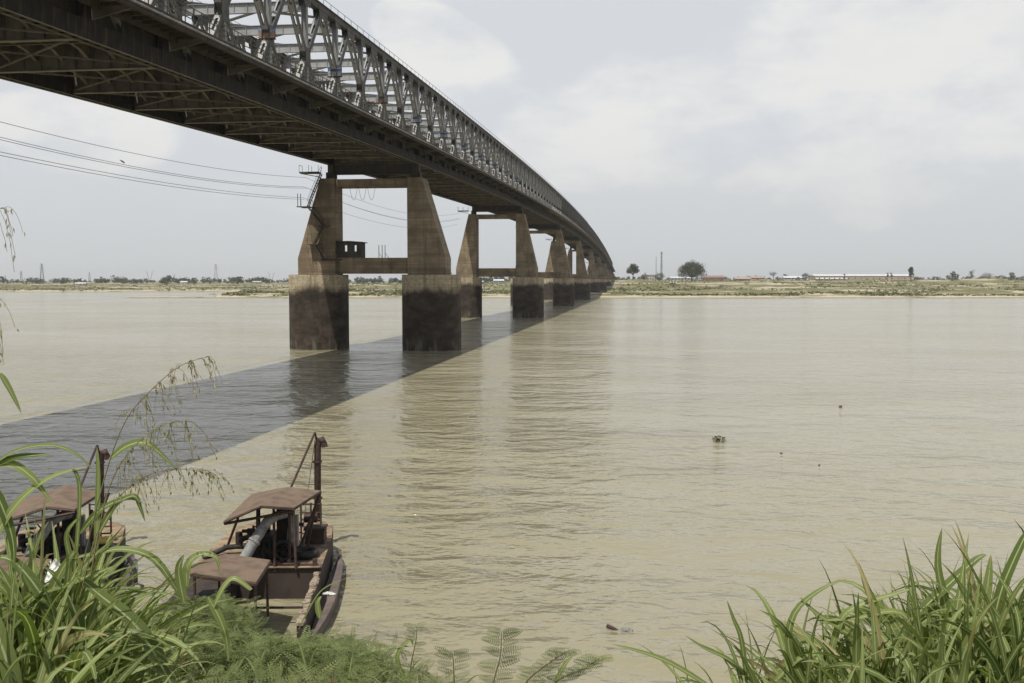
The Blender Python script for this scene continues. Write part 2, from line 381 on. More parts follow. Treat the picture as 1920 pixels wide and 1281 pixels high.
# ------------------------------------------------------------------ the steel bridge
XR, XL, XC = -32.9, -45.9, -39.4
PAN = 128/13.0; Y1 = 145.2; NSPAN = 9
YA = Y1 - 128 - 0*PAN; NP = 13*NSPAN          # panels from the abutment pier
def zs(y): return 33.1 - 3.8e-5*(y-535)**2      # soffit of the bottom chord
TD = 12.5                                       # truss depth
bridge = empty('steel_truss_bridge', (XC, Y1, 0))
tag(bridge, 'long grey steel truss road bridge on concrete piers across the river', 'bridge')
bmi = Matrix.Translation(-Vector((XC, Y1, 0)))
def bpart(mb, name, mat, kind=None):
    ox, oy = XC, Y1
    mb.v = [(x-ox, y-oy, z) for x, y, z in mb.v]
    o = mb.build(name, M[mat], bridge)
    if kind: o['kind'] = kind
    return o
Xa = Vector((1, 0, 0))
def slotted(mb, a, b, w, d, slots=True):
    """diagonal: two solid webs and, on its upper and lower faces, cover plates with long slots"""
    a, b = Vector(a), Vector(b); D = (b-a); l = D.length; D /= l; Nn = Xa.cross(D)
    for sx in (-1, 1): mb.bar(a+Xa*(sx*w/2), b+Xa*(sx*w/2), .05, d)
    if not slots: mb.bar(a, b, w, d*.8); return
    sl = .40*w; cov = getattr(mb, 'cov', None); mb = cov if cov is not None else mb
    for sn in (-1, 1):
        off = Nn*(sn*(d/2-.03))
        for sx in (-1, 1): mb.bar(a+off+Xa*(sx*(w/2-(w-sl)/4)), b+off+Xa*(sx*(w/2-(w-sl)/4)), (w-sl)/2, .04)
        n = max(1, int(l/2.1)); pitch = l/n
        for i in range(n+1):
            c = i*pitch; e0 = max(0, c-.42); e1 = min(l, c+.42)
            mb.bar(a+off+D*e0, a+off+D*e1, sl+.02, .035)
post_rest, diag_rest, cov_rest = MB(), MB(), MB()
npost = 0; gm = MB(); gd = MB()
fb_rest, pb_rest = MB(), MB()
ndg = 0
for i in range(0, NP+1):
    y = YA + i*PAN; s = zs(y); z0, z1 = s+.5, s+TD-.4; zm = (z0+z1)/2
    detail = y < 420
    pier_here = (i % 13 == 0)
    for X in (XR, XL):
        mb = MB(); 
        wv = .62 if pier_here else .50
        for sx in (-1, 1): mb.bar((X+sx*wv/2, y, z0), (X+sx*wv/2, y, z1), .05, .5)
        mb.bar((X, y, z0), (X, y, z1), wv, .06, Xa)
        if detail:
            mb.box((X, y, zm), (.40, .9, 1.15)) if False else None
        if i < 50: bpart(mb, 'post', 'steel_light')
        else: post_rest.poly(mb.v, mb.f)
        # gusset plates at mid, top and bottom, thin plates on both faces
        for sx in (-1, 1):
            xx = X+sx*(wv/2+.06)
            gm.prism([(xx, y-.6, zm-.9), (xx, y+.6, zm-.9), (xx, y+.7, zm), (xx, y+.6, zm+.9), (xx, y-.6, zm+.9), (xx, y-.7, zm)], (sx*.03, 0, 0))
            if detail:
                gm.prism([(xx, y-.7, z1-.9), (xx, y+.7, z1-.9), (xx, y+1.1, z1+.1), (xx, y-1.1, z1+.1)], (sx*.03, 0, 0))
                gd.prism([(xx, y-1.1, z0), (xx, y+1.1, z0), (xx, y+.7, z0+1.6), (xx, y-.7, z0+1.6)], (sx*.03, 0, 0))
                yh = y+PAN/2
                if i < NP:
                    s2 = zs(yh)
                    gm.prism([(xx, yh-1.2, s2+TD-1.5), (xx, yh+1.2, s2+TD-1.5), (xx, yh+1.5, s2+TD-.4), (xx, yh-1.5, s2+TD-.4)], (sx*.03, 0, 0))
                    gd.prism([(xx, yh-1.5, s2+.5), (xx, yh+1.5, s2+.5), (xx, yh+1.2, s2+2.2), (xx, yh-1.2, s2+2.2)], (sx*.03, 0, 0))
        # the two diagonals crossing at this post
        for sg in (-1, 1):
            ya, yb = y-sg*PAN/2, y+sg*PAN/2
            if ya < YA or yb < YA or max(ya, yb) > YA+NP*PAN+.1:
                continue
            a = (X, ya, zs(ya)+.6); b = (X, yb, zs(yb)+TD-.5)
            mb = MB(); av, bv = Vector(a), Vector(b); mid = (av+bv)/2; dd = (bv-av).normalized()
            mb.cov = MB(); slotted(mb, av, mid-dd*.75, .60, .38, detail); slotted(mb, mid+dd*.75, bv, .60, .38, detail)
            mb.bar(mid-dd*.8, mid+dd*.8, .46, .38)
            if i < 25:
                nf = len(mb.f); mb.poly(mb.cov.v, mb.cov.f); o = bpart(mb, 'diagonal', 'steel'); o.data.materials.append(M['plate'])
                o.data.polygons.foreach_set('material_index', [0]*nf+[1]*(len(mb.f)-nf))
            else: diag_rest.poly(mb.v, mb.f); cov_rest.poly(mb.cov.v, mb.cov.f)
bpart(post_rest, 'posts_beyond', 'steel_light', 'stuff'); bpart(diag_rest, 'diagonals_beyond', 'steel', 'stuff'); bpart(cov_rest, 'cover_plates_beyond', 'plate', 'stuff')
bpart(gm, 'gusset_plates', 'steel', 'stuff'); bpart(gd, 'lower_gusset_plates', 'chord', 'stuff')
# portal girders across the top, at each post
rest = MB()
for i in range(NP+1):
    y = YA+i*PAN; zt = zs(y)+TD-.75; mb = MB()
    mb.bar((XL+.3, y, zt-.5), (XR-.3, y, zt-.5), .05, .95, Vector((0, 1, 0)))
    for dz in (-.98, 0): mb.bar((XL+.3, y, zt+dz), (XR-.3, y, zt+dz), .36, .05, Vector((0, 1, 0)))
    if y < 420:
        for k in range(1, 9):
            x = XL+.3+k*(XR-XL-.6)/9; mb.box((x, y, zt-.49), (.02, .13, .46))
    if i < 100: bpart(mb, 'portal_girder', 'portal')
    else: rest.poly(mb.v, mb.f)
if rest.v: bpart(rest, 'portal_girders_beyond', 'portal', 'stuff')
# top laterals, chords, deck
tl = MB()
for i in range(NP):
    y = YA+i*PAN; y2 = y+PAN; a, b = zs(y)+TD-.35, zs(y2)+TD-.35
    tl.bar((XL, y, a), (XR, y2, b), .22, .22); tl.bar((XR, y, a), (XL, y2, b), .22, .22)
    ym = y+PAN/2
bpart(tl, 'top_bracing', 'steel')
for X in (XR, XL):
    tcm, bcm, hr, bfl = MB(), MB(), MB(), MB()
    for i in range(NP*2):
        y = YA+i*PAN/2; y2 = y+PAN/2; s, s2 = zs(y), zs(y2)
        # top chord: box with proud cover plates
        tcm.bar((X, y, s+TD-.36), (X, y2, s2+TD-.36), .60, .62)
        tcm.bar((X, y, s+TD-.03), (X, y2, s2+TD-.03), .86, .05)
        tcm.bar((X, y, s+TD-.69), (X, y2, s2+TD-.69), .74, .04)
        for sx in (-1, 1):
            bcm.bar((X+sx*.28, y, s+.6), (X+sx*.28, y2, s2+.6), .07, 1.2)
            bfl.bar((X+sx*.31, y, s+.02), (X+sx*.31, y2, s2+.02), .16, .04)
        bcm.bar((X, y, s+1.18), (X, y2, s2+1.18), .7, .04)
        if y < 330:
            nb = 4
            for k in range(nb):
                yy = y+(k+.5)*PAN/2/nb; zz = zs(yy)+.05
                bcm.box((X, yy, zz), (.30, .36, .02))
        else: bcm.bar((X, y, s+.06), (X, y2, s2+.06), .5, .03)
        if i % 1 == 0 and y < 620:   # handrail on the top chord
            for sx in (-1, 1): hr.bar((X+sx*.36, y, s+TD+.6), (X+sx*.36, y2, s2+TD+.6), .035, .035)
            for k in range(2):
                yy = y+k*PAN/4
                for sx in (-1, 1): hr.bar((X+sx*.36, yy, zs(yy)+TD), (X+sx*.36, yy, zs(yy)+TD+.6), .035, .035, Xa)
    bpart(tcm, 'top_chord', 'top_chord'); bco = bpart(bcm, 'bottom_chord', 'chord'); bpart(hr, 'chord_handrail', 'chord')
    bfl.v = [(x-XC, yy-Y1, z) for x, yy, z in bfl.v]; bfl.build('bottom_flange', M['steel_olive'], bco)
# roadway slab, stringers, floor beams, bottom bracing
sl, st, bl, cb = MB(), MB(), MB(), MB()
rest = MB()
SX = [XL+1.6+k*(XR-XL-3.2)/5 for k in range(6)]
for i in range(NP+1):
    y = YA+i*PAN; s = zs(y); mb = MB(); fl = MB()
    if i < NP:
        y2 = y+PAN; s2 = zs(y2)
        sl.poly([(XL+.5, y, s+2.2), (XR-.5, y, s+2.2), (XR-.5, y2, s2+2.2), (XL+.5, y2, s2+2.2), (XL+.5, y, s+2.5), (XR-.5, y, s+2.5), (XR-.5, y2, s2+2.5), (XL+.5, y2, s2+2.5)],
                [(3, 2, 1, 0), (4, 5, 6, 7), (0, 1, 5, 4), (2, 3, 7, 6), (0, 4, 7, 3), (1, 2, 6, 5)])
        nseg = 8 if y < 330 else 2
        for x in SX:
            pts = []
            for k in range(nseg+1):
                t = k/nseg; yy = y+.1+(PAN-.2)*t; e = min(t, 1-t)*2
                dep = (.55 + .75*max(0, 1-e*2.2)**1.6) if nseg > 2 else .7
                pts.append((yy, zs(yy)+2.15-dep))
            for k in range(nseg):
                (ya_, za), (yb_, zb) = pts[k], pts[k+1]
                ta, tb = zs(ya_)+2.19, zs(yb_)+2.19
                st.bar((x, ya_, za), (x, yb_, zb), .26, .035)
                st.poly([(x, ya_, za), (x, yb_, zb), (x, yb_, tb), (x, ya_, ta)], [(0, 1, 2, 3)])
        for k3 in (1, 2, 3):
            yk = y+PAN*k3/4; zk = zs(yk)
            cb.bar((XL+.5, yk, zk+1.82), (XR-.5, yk, zk+1.82), .05, .6, Vector((0, 1, 0))); cb.bar((XL+.5, yk, zk+1.52), (XR-.5, yk, zk+1.52), .2, .03, Vector((0, 1, 0)))
        bl.bar((XL+.4, y, s+.35), (XR-.4, y2, s2+.35), .10, .10); bl.bar((XR-.4, y, s+.40), (XL+.4, y2, s2+.40), .10, .10)
    # floor beam (web, stiffeners) with an olive bottom flange
    mb.bar((XL+.42, y, s+1.17), (XR-.42, y, s+1.17), .05, 1.98, Vector((0, 1, 0)))
    if y < 330:
        for k in range(1, 10):
            x = XL+k*(XR-XL)/10
            mb.box((x, y-.12, s+1.2), (.02, .09, .93))
    fl.bar((XL+.42, y, s+.16), (XR-.42, y, s+.16), .42, .05, Vector((0, 1, 0)))
    if i < 99:
        fbo = bpart(mb, 'floor_beam', 'steel_web')
        fl.v = [(x-XC, yy-Y1, z) for x, yy, z in fl.v]
        fl.build('bottom_flange', M['steel_olive'], fbo)
    else: rest.poly(mb.v, mb.f); rest.poly(fl.v, fl.f)
if rest.v: bpart(rest, 'floor_beams_beyond', 'steel_web', 'stuff')
bpart(sl, 'roadway_slab', 'slab'); bpart(st, 'stringers', 'stringer'); bpart(bl, 'bottom_bracing', 'stringer'); bpart(cb, 'cross_ribs', 'steel_web', 'stuff')
# cantilevered footways
for X, sg in ((XR, 1), (XL, -1)):
    fw, pn, br_, rl, pp = MB(), MB(), MB(), MB(), MB()
    xi, xo = X+sg*.34, X+sg*3.35
    for i in range(NP):
        y = YA+i*PAN
        near = y < 330
        nk = 8 if near else 2
        for k in range(nk):
            ya, yb = y+k*PAN/nk, y+(k+1)*PAN/nk; a, b = zs(ya)+2.35, zs(yb)+2.35
            pn.bar(((xi+xo)/2, ya+.0, a), ((xi+xo)/2, yb-.0, b), abs(xo-xi), .08)
            if near: fw.bar((xi, ya, a-.17), (xo, ya, a-.17), .09, .26, Vector((0, 1, 0)))
            fw.bar((xo, ya, a-.28), (xo, yb, b-.28), .12, .62)
            fw.bar((xo-sg*.1, ya, a-.59), (xo-sg*.1, yb, b-.59), .26, .04)
            fw.bar((X+sg*1.0, ya, a-.30), (X+sg*1.0, yb, b-.30), .10, .55); fw.bar((X-sg*.3, ya, a-.45), (X-sg*.3, yb, b-.45), .06, .9); fw.bar((X, ya, a-.03), (X, yb, b-.03), .6, .06)
            for dz in ((1.15, .78, .42) if near else (1.15, .6)): rl.bar((xo, ya, a+dz), (xo, yb, b+dz), .05, .05)
            if near or k == 0: rl.bar((xo, ya, a), (xo, ya, a+1.15), .06, .06, Xa)
        # bracket at each post
        s = zs(y); br_.prism([(X+sg*.4, y-.04, s+1.3), (xo-sg*.15, y-.04, s+1.95), (xo-sg*.15, y-.04, s+2.1), (X+sg*.4, y-.04, s+2.1)], (0, .08, 0))
        br_.bar((X+sg*.4, y, s+1.28), (xo-sg*.15, y, s+1.93), .16, .04, Vector((0, 1, 0)))
        if sg > 0:
            npz = 4 if y < 500 else 1
            for k in range(npz):
                ya, yb = y+k*PAN/npz+.12, y+(k+1)*PAN/npz-.12
                pa, pb = (xo+.24, ya, zs(ya)+2.02), (xo+.24, yb, zs(yb)+2.02)
                pp.tube([pa, pb], .075, 6)
                if y < 330: pp.tube([(xo+.24, yb-.02, zs(yb)+2.02), (xo+.24, yb+.14, zs(yb)+2.02)], .10, 6)
    bpart(pn, 'footway_floor', 'walk_panel'); bpart(fw, 'footway_edge_beams', 'steel_dark'); bpart(br_, 'footway_brackets', 'steel_web', 'stuff'); bpart(rl, 'footway_railing', 'steel')
    if sg > 0: bpart(pp, 'service_pipe', 'pipe')
# service walkway / rail line hanging under the right chord near the piers
# advertising boards hung on every second post of the upstream truss
def mat_board(seed, blue):
    m = Mat('board_face_%d' % seed, .5); v = m.vec(src='Generated'); n = m.noise(v, 3+seed % 3, 4, .6)
    z = m.sep(v)[2]
    if blue: c = m.mix(m.rng(z, .45, .6), (.26, .28, .28), (.05, .11, .26)); c = m.mix(m.rng(n, .55, .62), c, (.5, .53, .56))
    else: c = m.mix(m.rng(z, .35, .75), (.28, .16, .10), (.10, .16, .26)); c = m.mix(m.rng(n, .54, .64), c, (.40, .38, .33))
    m.col(c); return m.m
bnames = ['orange and blue picture board on the post nearest the top edge of the picture', 'bright blue board with two white patches, second from the near end', 'red and blue board, third from the near end of the truss',
          'dull red and grey board, fourth from the near end', 'blue board over the first concrete pier pair, fifth along the truss', 'small blue board just past the first pier, sixth along', 'small blue board, seventh along the truss',
          'tiny grey blue board, eighth along the truss', 'tiny dark blue board, ninth along the truss', 'tiny blue board, tenth and last to show along the truss']
for j in range(10):
    y = YA+(7+2*j)*PAN; zc = zs(y)+TD/2+.15
    e = empty('advertising_board', (XR+.05, y-.42, zc-.6)); tag(e, bnames[j], 'sign', 'advertising boards on the truss posts')
    for k, dx in enumerate((-.375, .375)):
        mb = MB(); mb.box((dx, 0, .72), (.365, .04, .46)); mb.build('board_panel', mat_board(j*2+k, j not in (0, 2)), e)
    mb = MB(); mb.box((0, .07, .72), (.78, .03, .5)); mb.box((0, -.02, .16), (.84, .12, .03)); mb.bar((-.3, .2, .72), (-.3, .2, .1), .06, .3); mb.bar((.3, .2, .72), (.3, .2, .1), .06, .3); mb.build('frame', M['rust_dark'], e)

# ------------------------------------------------------------------ piers
def pier(k, y, first=False, last=False):
    ztop = zs(y)-2.1; gz = min(0, height(XC, y)) - 2.0
    e = empty('bridge_pier', (XC, y, 0))
    def P(mb, name, mat='pier', smooth=False): return mb.build(name, M[mat], e, smooth)
    for sg in (-1, 1):
        xi, xt, xk = sg*5.45, sg*7.65, sg*11.2
        mb = MB(); T = 2.0
        prof = [(xi, 11.05), (xk, 11.05), (xk, 13.5), (xt, ztop), (xi, ztop)]
        pts = [(x, -T, z) for x, z in prof]
        if sg < 0: pts = pts[::-1]
        mb.prism(pts, (0, 2*T, 0)); lo = P(mb, 'leg')
        bv = lo.modifiers.new('b', 'BEVEL'); bv.width = .06; bv.segments = 1
        # caisson: rounded drum
        mb = MB(); n = 40; cx = sg*8.65; ring = []
        for a in range(n):
            t = 2*math.pi*a/n; c_, s_ = math.cos(t), math.sin(t); ex = 2/2.5
            ring.append((cx+4.3*math.copysign(abs(c_)**ex, c_), 4.1*math.copysign(abs(s_)**ex, s_)))
        mb.poly([(x, yy, gz) for x, yy in ring]+[(x, yy, 11.05) for x, yy in ring], [tuple(range(n, 2*n))]+[(i, (i+1) % n, (i+1) % n+n, i+n) for i in range(n)])
        mb2 = P(mb, 'caisson'); 
        mb = MB(); mb.bb(sg*6.5-.62, sg*6.5+.62, -.8, .8, ztop-.002, ztop+1.0); mb.bb(sg*6.5-.42, sg*6.5+.42, -.55, .55, ztop+1.0, zs(y)); P(mb, 'bearing', 'steel_dark')
    mb = MB(); mb.bb(-5.448, 5.448, -1.3, 1.3, 11.2, 13.55); P(mb, 'lower_cross_beam')
    mb = MB(); mb.bb(-5.448, 5.448, -1.4, 1.4, ztop-1.25, ztop-.1)
    P(mb, 'upper_cross_beam')
    mb = MB(); mb.bb(-6.0, 6.0, -.15, .15, ztop+.75, zs(y)+.3); mb.bb(-6.0, 6.0, -.5, .5, ztop+.7, ztop+.75); P(mb, 'support_diaphragm', 'steel_dark')
    # maintenance platforms poking out either side under the chords
    mb = MB()
    for sg in (-1, 1):
        x0, x1 = sg*7.7, sg*(10.6 if sg < 0 else 9.6); zf = ztop+1.0
        mb.bb(x0, x1, -2.6, -1.2, zf-.28, zf-.06)
        mb.bar((x0, -1.9, zf-.8), (x1, -1.9, zf-.25), .1, .1)
        if sg < 0:
            for yy in (-2.6, -1.2):
                for zz in (.45, .9): mb.bar((x0, yy, zf+zz), (x1, yy, zf+zz), .07, .07)
                for kx in range(3):
                    x = x0+(x1-x0)*kx/2; mb.bar((x, yy, zf-.1), (x, yy, zf+.9), .045, .045, Xa)
            mb.bar((x1, -2.6, zf+.9), (x1, -1.2, zf+.9), .05, .05)
    P(mb, 'maintenance_platform', 'steel_dark')
    return e
plabels = ['nearest bridge pier, with stairs on one leg and a hut on its cross beam', 'second bridge pier from the near one, standing in the river', 'third bridge pier, standing in the river past mid-view',
           'fourth bridge pier, standing at the edge of the far bank', 'fifth bridge pier, first one standing on the far bank', 'sixth bridge pier, on the far bank', 'seventh bridge pier, on the far bank', 'eighth bridge pier, far along on the bank', 'last truss pier where the truss ends on the far bank']
piers = []
for k in range(9):
    e = pier(k, Y1+128*k); tag(e, plabels[k], 'pier', 'concrete piers of the bridge'); piers.append(e)
# extras on the first pier: zig-zag stair with landings, hut, aerial poles
p1 = piers[0]; zt1 = zs(Y1)-2.1
mb = MB(); Yf = -2.25
path = [(-7.2, zt1+.6), (-9.3, 21.0), (-7.0, 18.3), (-8.4, 15.6), (-6.9, 13.3)]
for (xa, za), (xb, zb) in zip(path, path[1:]):
    for dy in (0, -.7):
        mb.bar((xa, Yf+dy-.1, za), (xb, Yf+dy-.1, zb), .07, .26); mb.bar((xa, Yf+dy-.1, za+.95), (xb, Yf+dy-.1, zb+.95), .04, .04)
    n = 12
    for i in range(n):
        t = (i+.5)/n; mb.box((xa+(xb-xa)*t, Yf-.45, za+(zb-za)*t), (.14, .33, .02))
for (x, z) in path[1:]:
    mb.bb(x-.9, x+.9, Yf-.85, Yf+.25, z-.15, z-.05)
    for dx in (-.9, .9): mb.bar((x+dx, Yf-.85, z), (x+dx, Yf-.85, z+1.0), .05, .05, Xa)
    for dz in (.5, 1.0): mb.bar((x-.9, Yf-.85, z+dz), (x+.9, Yf-.85, z+dz), .04, .04)
mb.bb(-7.4, -4.4, Yf-.85, Yf+.3, 13.2, 13.32)
for dz in (.5, 1.0): mb.bar((-7.4, Yf-.85, 13.3+dz), (-4.4, Yf-.85, 13.3+dz), .05, .05)
for dx in (-7.4, -6.4, -5.4, -4.4): mb.bar((dx, Yf-.85, 13.3), (dx, Yf-.85, 14.3), .05, .05, Xa)
# little gate frame sticking out of the leg's sloping edge
mb.bb(-11.0, -9.0, Yf-.6, Yf+.3, 21.0, 21.1)
for x in (-11.0, -10.55): mb.bar((x, Yf, 21.0), (x, Yf, 23.0), .08, .08, Xa)
for z in (21.9, 23.0): mb.bar((-11.0, Yf, z), (-10.5, Yf, z), .07, .07)
mb.build('stair', M['steel_dark'], p1)
hut = empty('control_hut', (XC-3.55, Y1, 13.55)); tag(hut, 'small dark hut with two see-through windows on the pier cross beam', 'hut')
mb = MB(); x0, x1, yb = -1.9, 1.75, 1.25
def wallwin(mb, y):     # wall with two openings
    mb.bb(x0, x1, y-.06, y+.06, 0, .95); mb.bb(x0, x1, y-.06, y+.06, 1.85, 2.25)
    xs = [x0, -.62, -.28, .86, 1.16, x1]
    for a, b in ((0, 1), (2, 3), (4, 5)): mb.bb(xs[a], xs[b], y-.06, y+.06, .95, 1.85)
wallwin(mb, -yb)
mb.bb(x0, x1, yb-.06, yb+.06, 0, .85); mb.bb(x0, x1, yb-.06, yb+.06, 1.95, 2.25)
for a, b in ((x0, -1.45), (-.95, .05), (.5, x1)): mb.bb(a, b, yb-.06, yb+.06, .85, 1.95)
for x in (x0+.06, x1-.06): mb.bb(x-.06, x+.06, -yb+.06, yb-.06, 0, 2.25)
mb.build('wall', M['steel_dark'], hut)
mb = MB(); mb.prism([(x0-.2, -yb-.25, 2.27), (x1+.3, -yb-.25, 2.24), (x1+.3, -yb-.25, 2.36), (0, -yb-.25, 2.50), (x0-.2, -yb-.25, 2.45)], (0, 2*yb+.5, 0)); mb.build('roof', M['steel_dark'], hut)
for j, x in enumerate((.65, 1.15, 1.6)):
    mb = MB(); mb.tube([(0, 0, 0), (0, 0, 1.9)], .05, 6)
    if j != 1: mb.tube([(0, 0, .7), (.5, .25, 0)], .03, 5)
    o = mb.build('aerial_pole', M['steel_dark']); o.location = (XC+x, Y1, 13.56); tag(o, ['braced steel pole on the cross beam, nearest the hut', 'middle plain pole of the three on the cross beam', 'braced pole on the cross beam, farthest from the hut'][j], 'pole', 'poles on the cross beam')
# power lines slung from pier to pier along the far side
def wire(x, y0, z0, y1, z1, sag, name, label, r=.022, n=24):
    mb = MB(); mb.tube([(x, y0+(y1-y0)*i/n, z0+(z1-z0)*i/n-4*sag*(i/n)*(1-i/n)) for i in range(n+1)], r, 4); o = mb.build(name, M['black_iron']); tag(o, label, 'cable', 'cables strung along the bridge'); return o
W = [(-49.9, 25.6, 25.0, 2.7, 'topmost of the thin cables slung to the near pier'), (-50.1, 24.2, 24.4, 2.9, 'second cable from the top reaching the near pier'), (-49.6, 24.0, 24.0, 2.9, 'third cable from the top reaching the near pier'),
     (-50.4, 22.6, 22.3, 2.1, 'upper cable of the lowest close pair at the near pier'), (-50.2, 22.35, 22.2, 2.25, 'lowest cable of the close pair at the near pier')]
for x, z1_, z0_, sg_, lb in W: wire(x, Y1-128, z0_, Y1, z1_, sg_, 'power_cable', lb)
for j, (x, z1_, z0_, sg_, lb) in enumerate(W[:4]):
    wire(x, Y1, z1_, Y1+128, z1_+3.2, 2.6, 'power_cable', 'cable running on between the first and second piers, %s' % ['highest of four', 'second of four', 'third of four', 'lowest of four'][j])
# drooping cable loops under the first pier's upper beam
for j in range(3):
    mb = MB(); x0_ = XC-3.3+1.35*j; mb.tube([(x0_+1.2*i/14, Y1-1.5, zt1-1.2-2.0*(1-(2*i/14-1)**2)) for i in range(15)], .022, 4)
    o = mb.build('cable_loop', M['black_iron']); tag(o, 'drooping wire loop under the upper beam, %s' % ['nearest the stair leg', 'the middle one', 'the one nearest the plain leg'][j], 'wire', 'wire loops under the near pier beam')
# bird flying by the cables
bp = at(229, 303, 90); mb = MB()
mb.tube([(-.22, 0, .14), (-.1, 0, .08), (.06, 0, -.02), (.2, 0, -.12), (.27, 0, -.17)], [.01, .05, .065, .04, .012], 8)
mb.poly([(-.05, 0, .08), (.08, 0, 0), (.0, .42, .02), (-.12, .5, -.05), (-.05, 0, .05), (.08, 0, -.03), (.0, -.30, .10), (-.12, -.38, .12)], [(0, 1, 2, 3), (4, 5, 6, 7)])
b = mb.build('bird', M['black_iron'], smooth=True); b.location = bp; tag(b, 'small dark bird flying beside the hanging cables', 'bird')
# approach viaduct beyond the truss
YE = YA+NP*PAN
vd = empty('approach_viaduct', (XC, YE, 0)); tag(vd, 'low concrete approach viaduct continuing past the end of the truss', 'viaduct')
mb = MB()
def zv(y): return zs(YE)+1.0-(y-YE)*.045
for i in range(8):
    y, y2 = YE+.3+30*i, YE+30*(i+1)+.3
    mb.bar((XC, y, zv(y)), (XC, y2, zv(y2)), 14, 1.6)
    for sx in (-7, 7): mb.bar((XC+sx, y, zv(y)+1.2), (XC+sx, y2, zv(y2)+1.2), .25, .9)
mb.v = [(x-XC, y-YE, z) for x, y, z in mb.v]; mb.build('deck', M['pier'], vd)
for i in range(1, 8):
    y = 30*i
    mb = MB()
    for sx in (-4.5, 4.5): mb.bb(sx-.8, sx+.8, y-.8, y+.8, 0, zv(YE+y)-1.7)
    mb.bb(-6.5, 6.5, y-1, y+1, zv(YE+y)-1.7, zv(YE+y)-.78); mb.build('column_bent', M['pier'], vd)

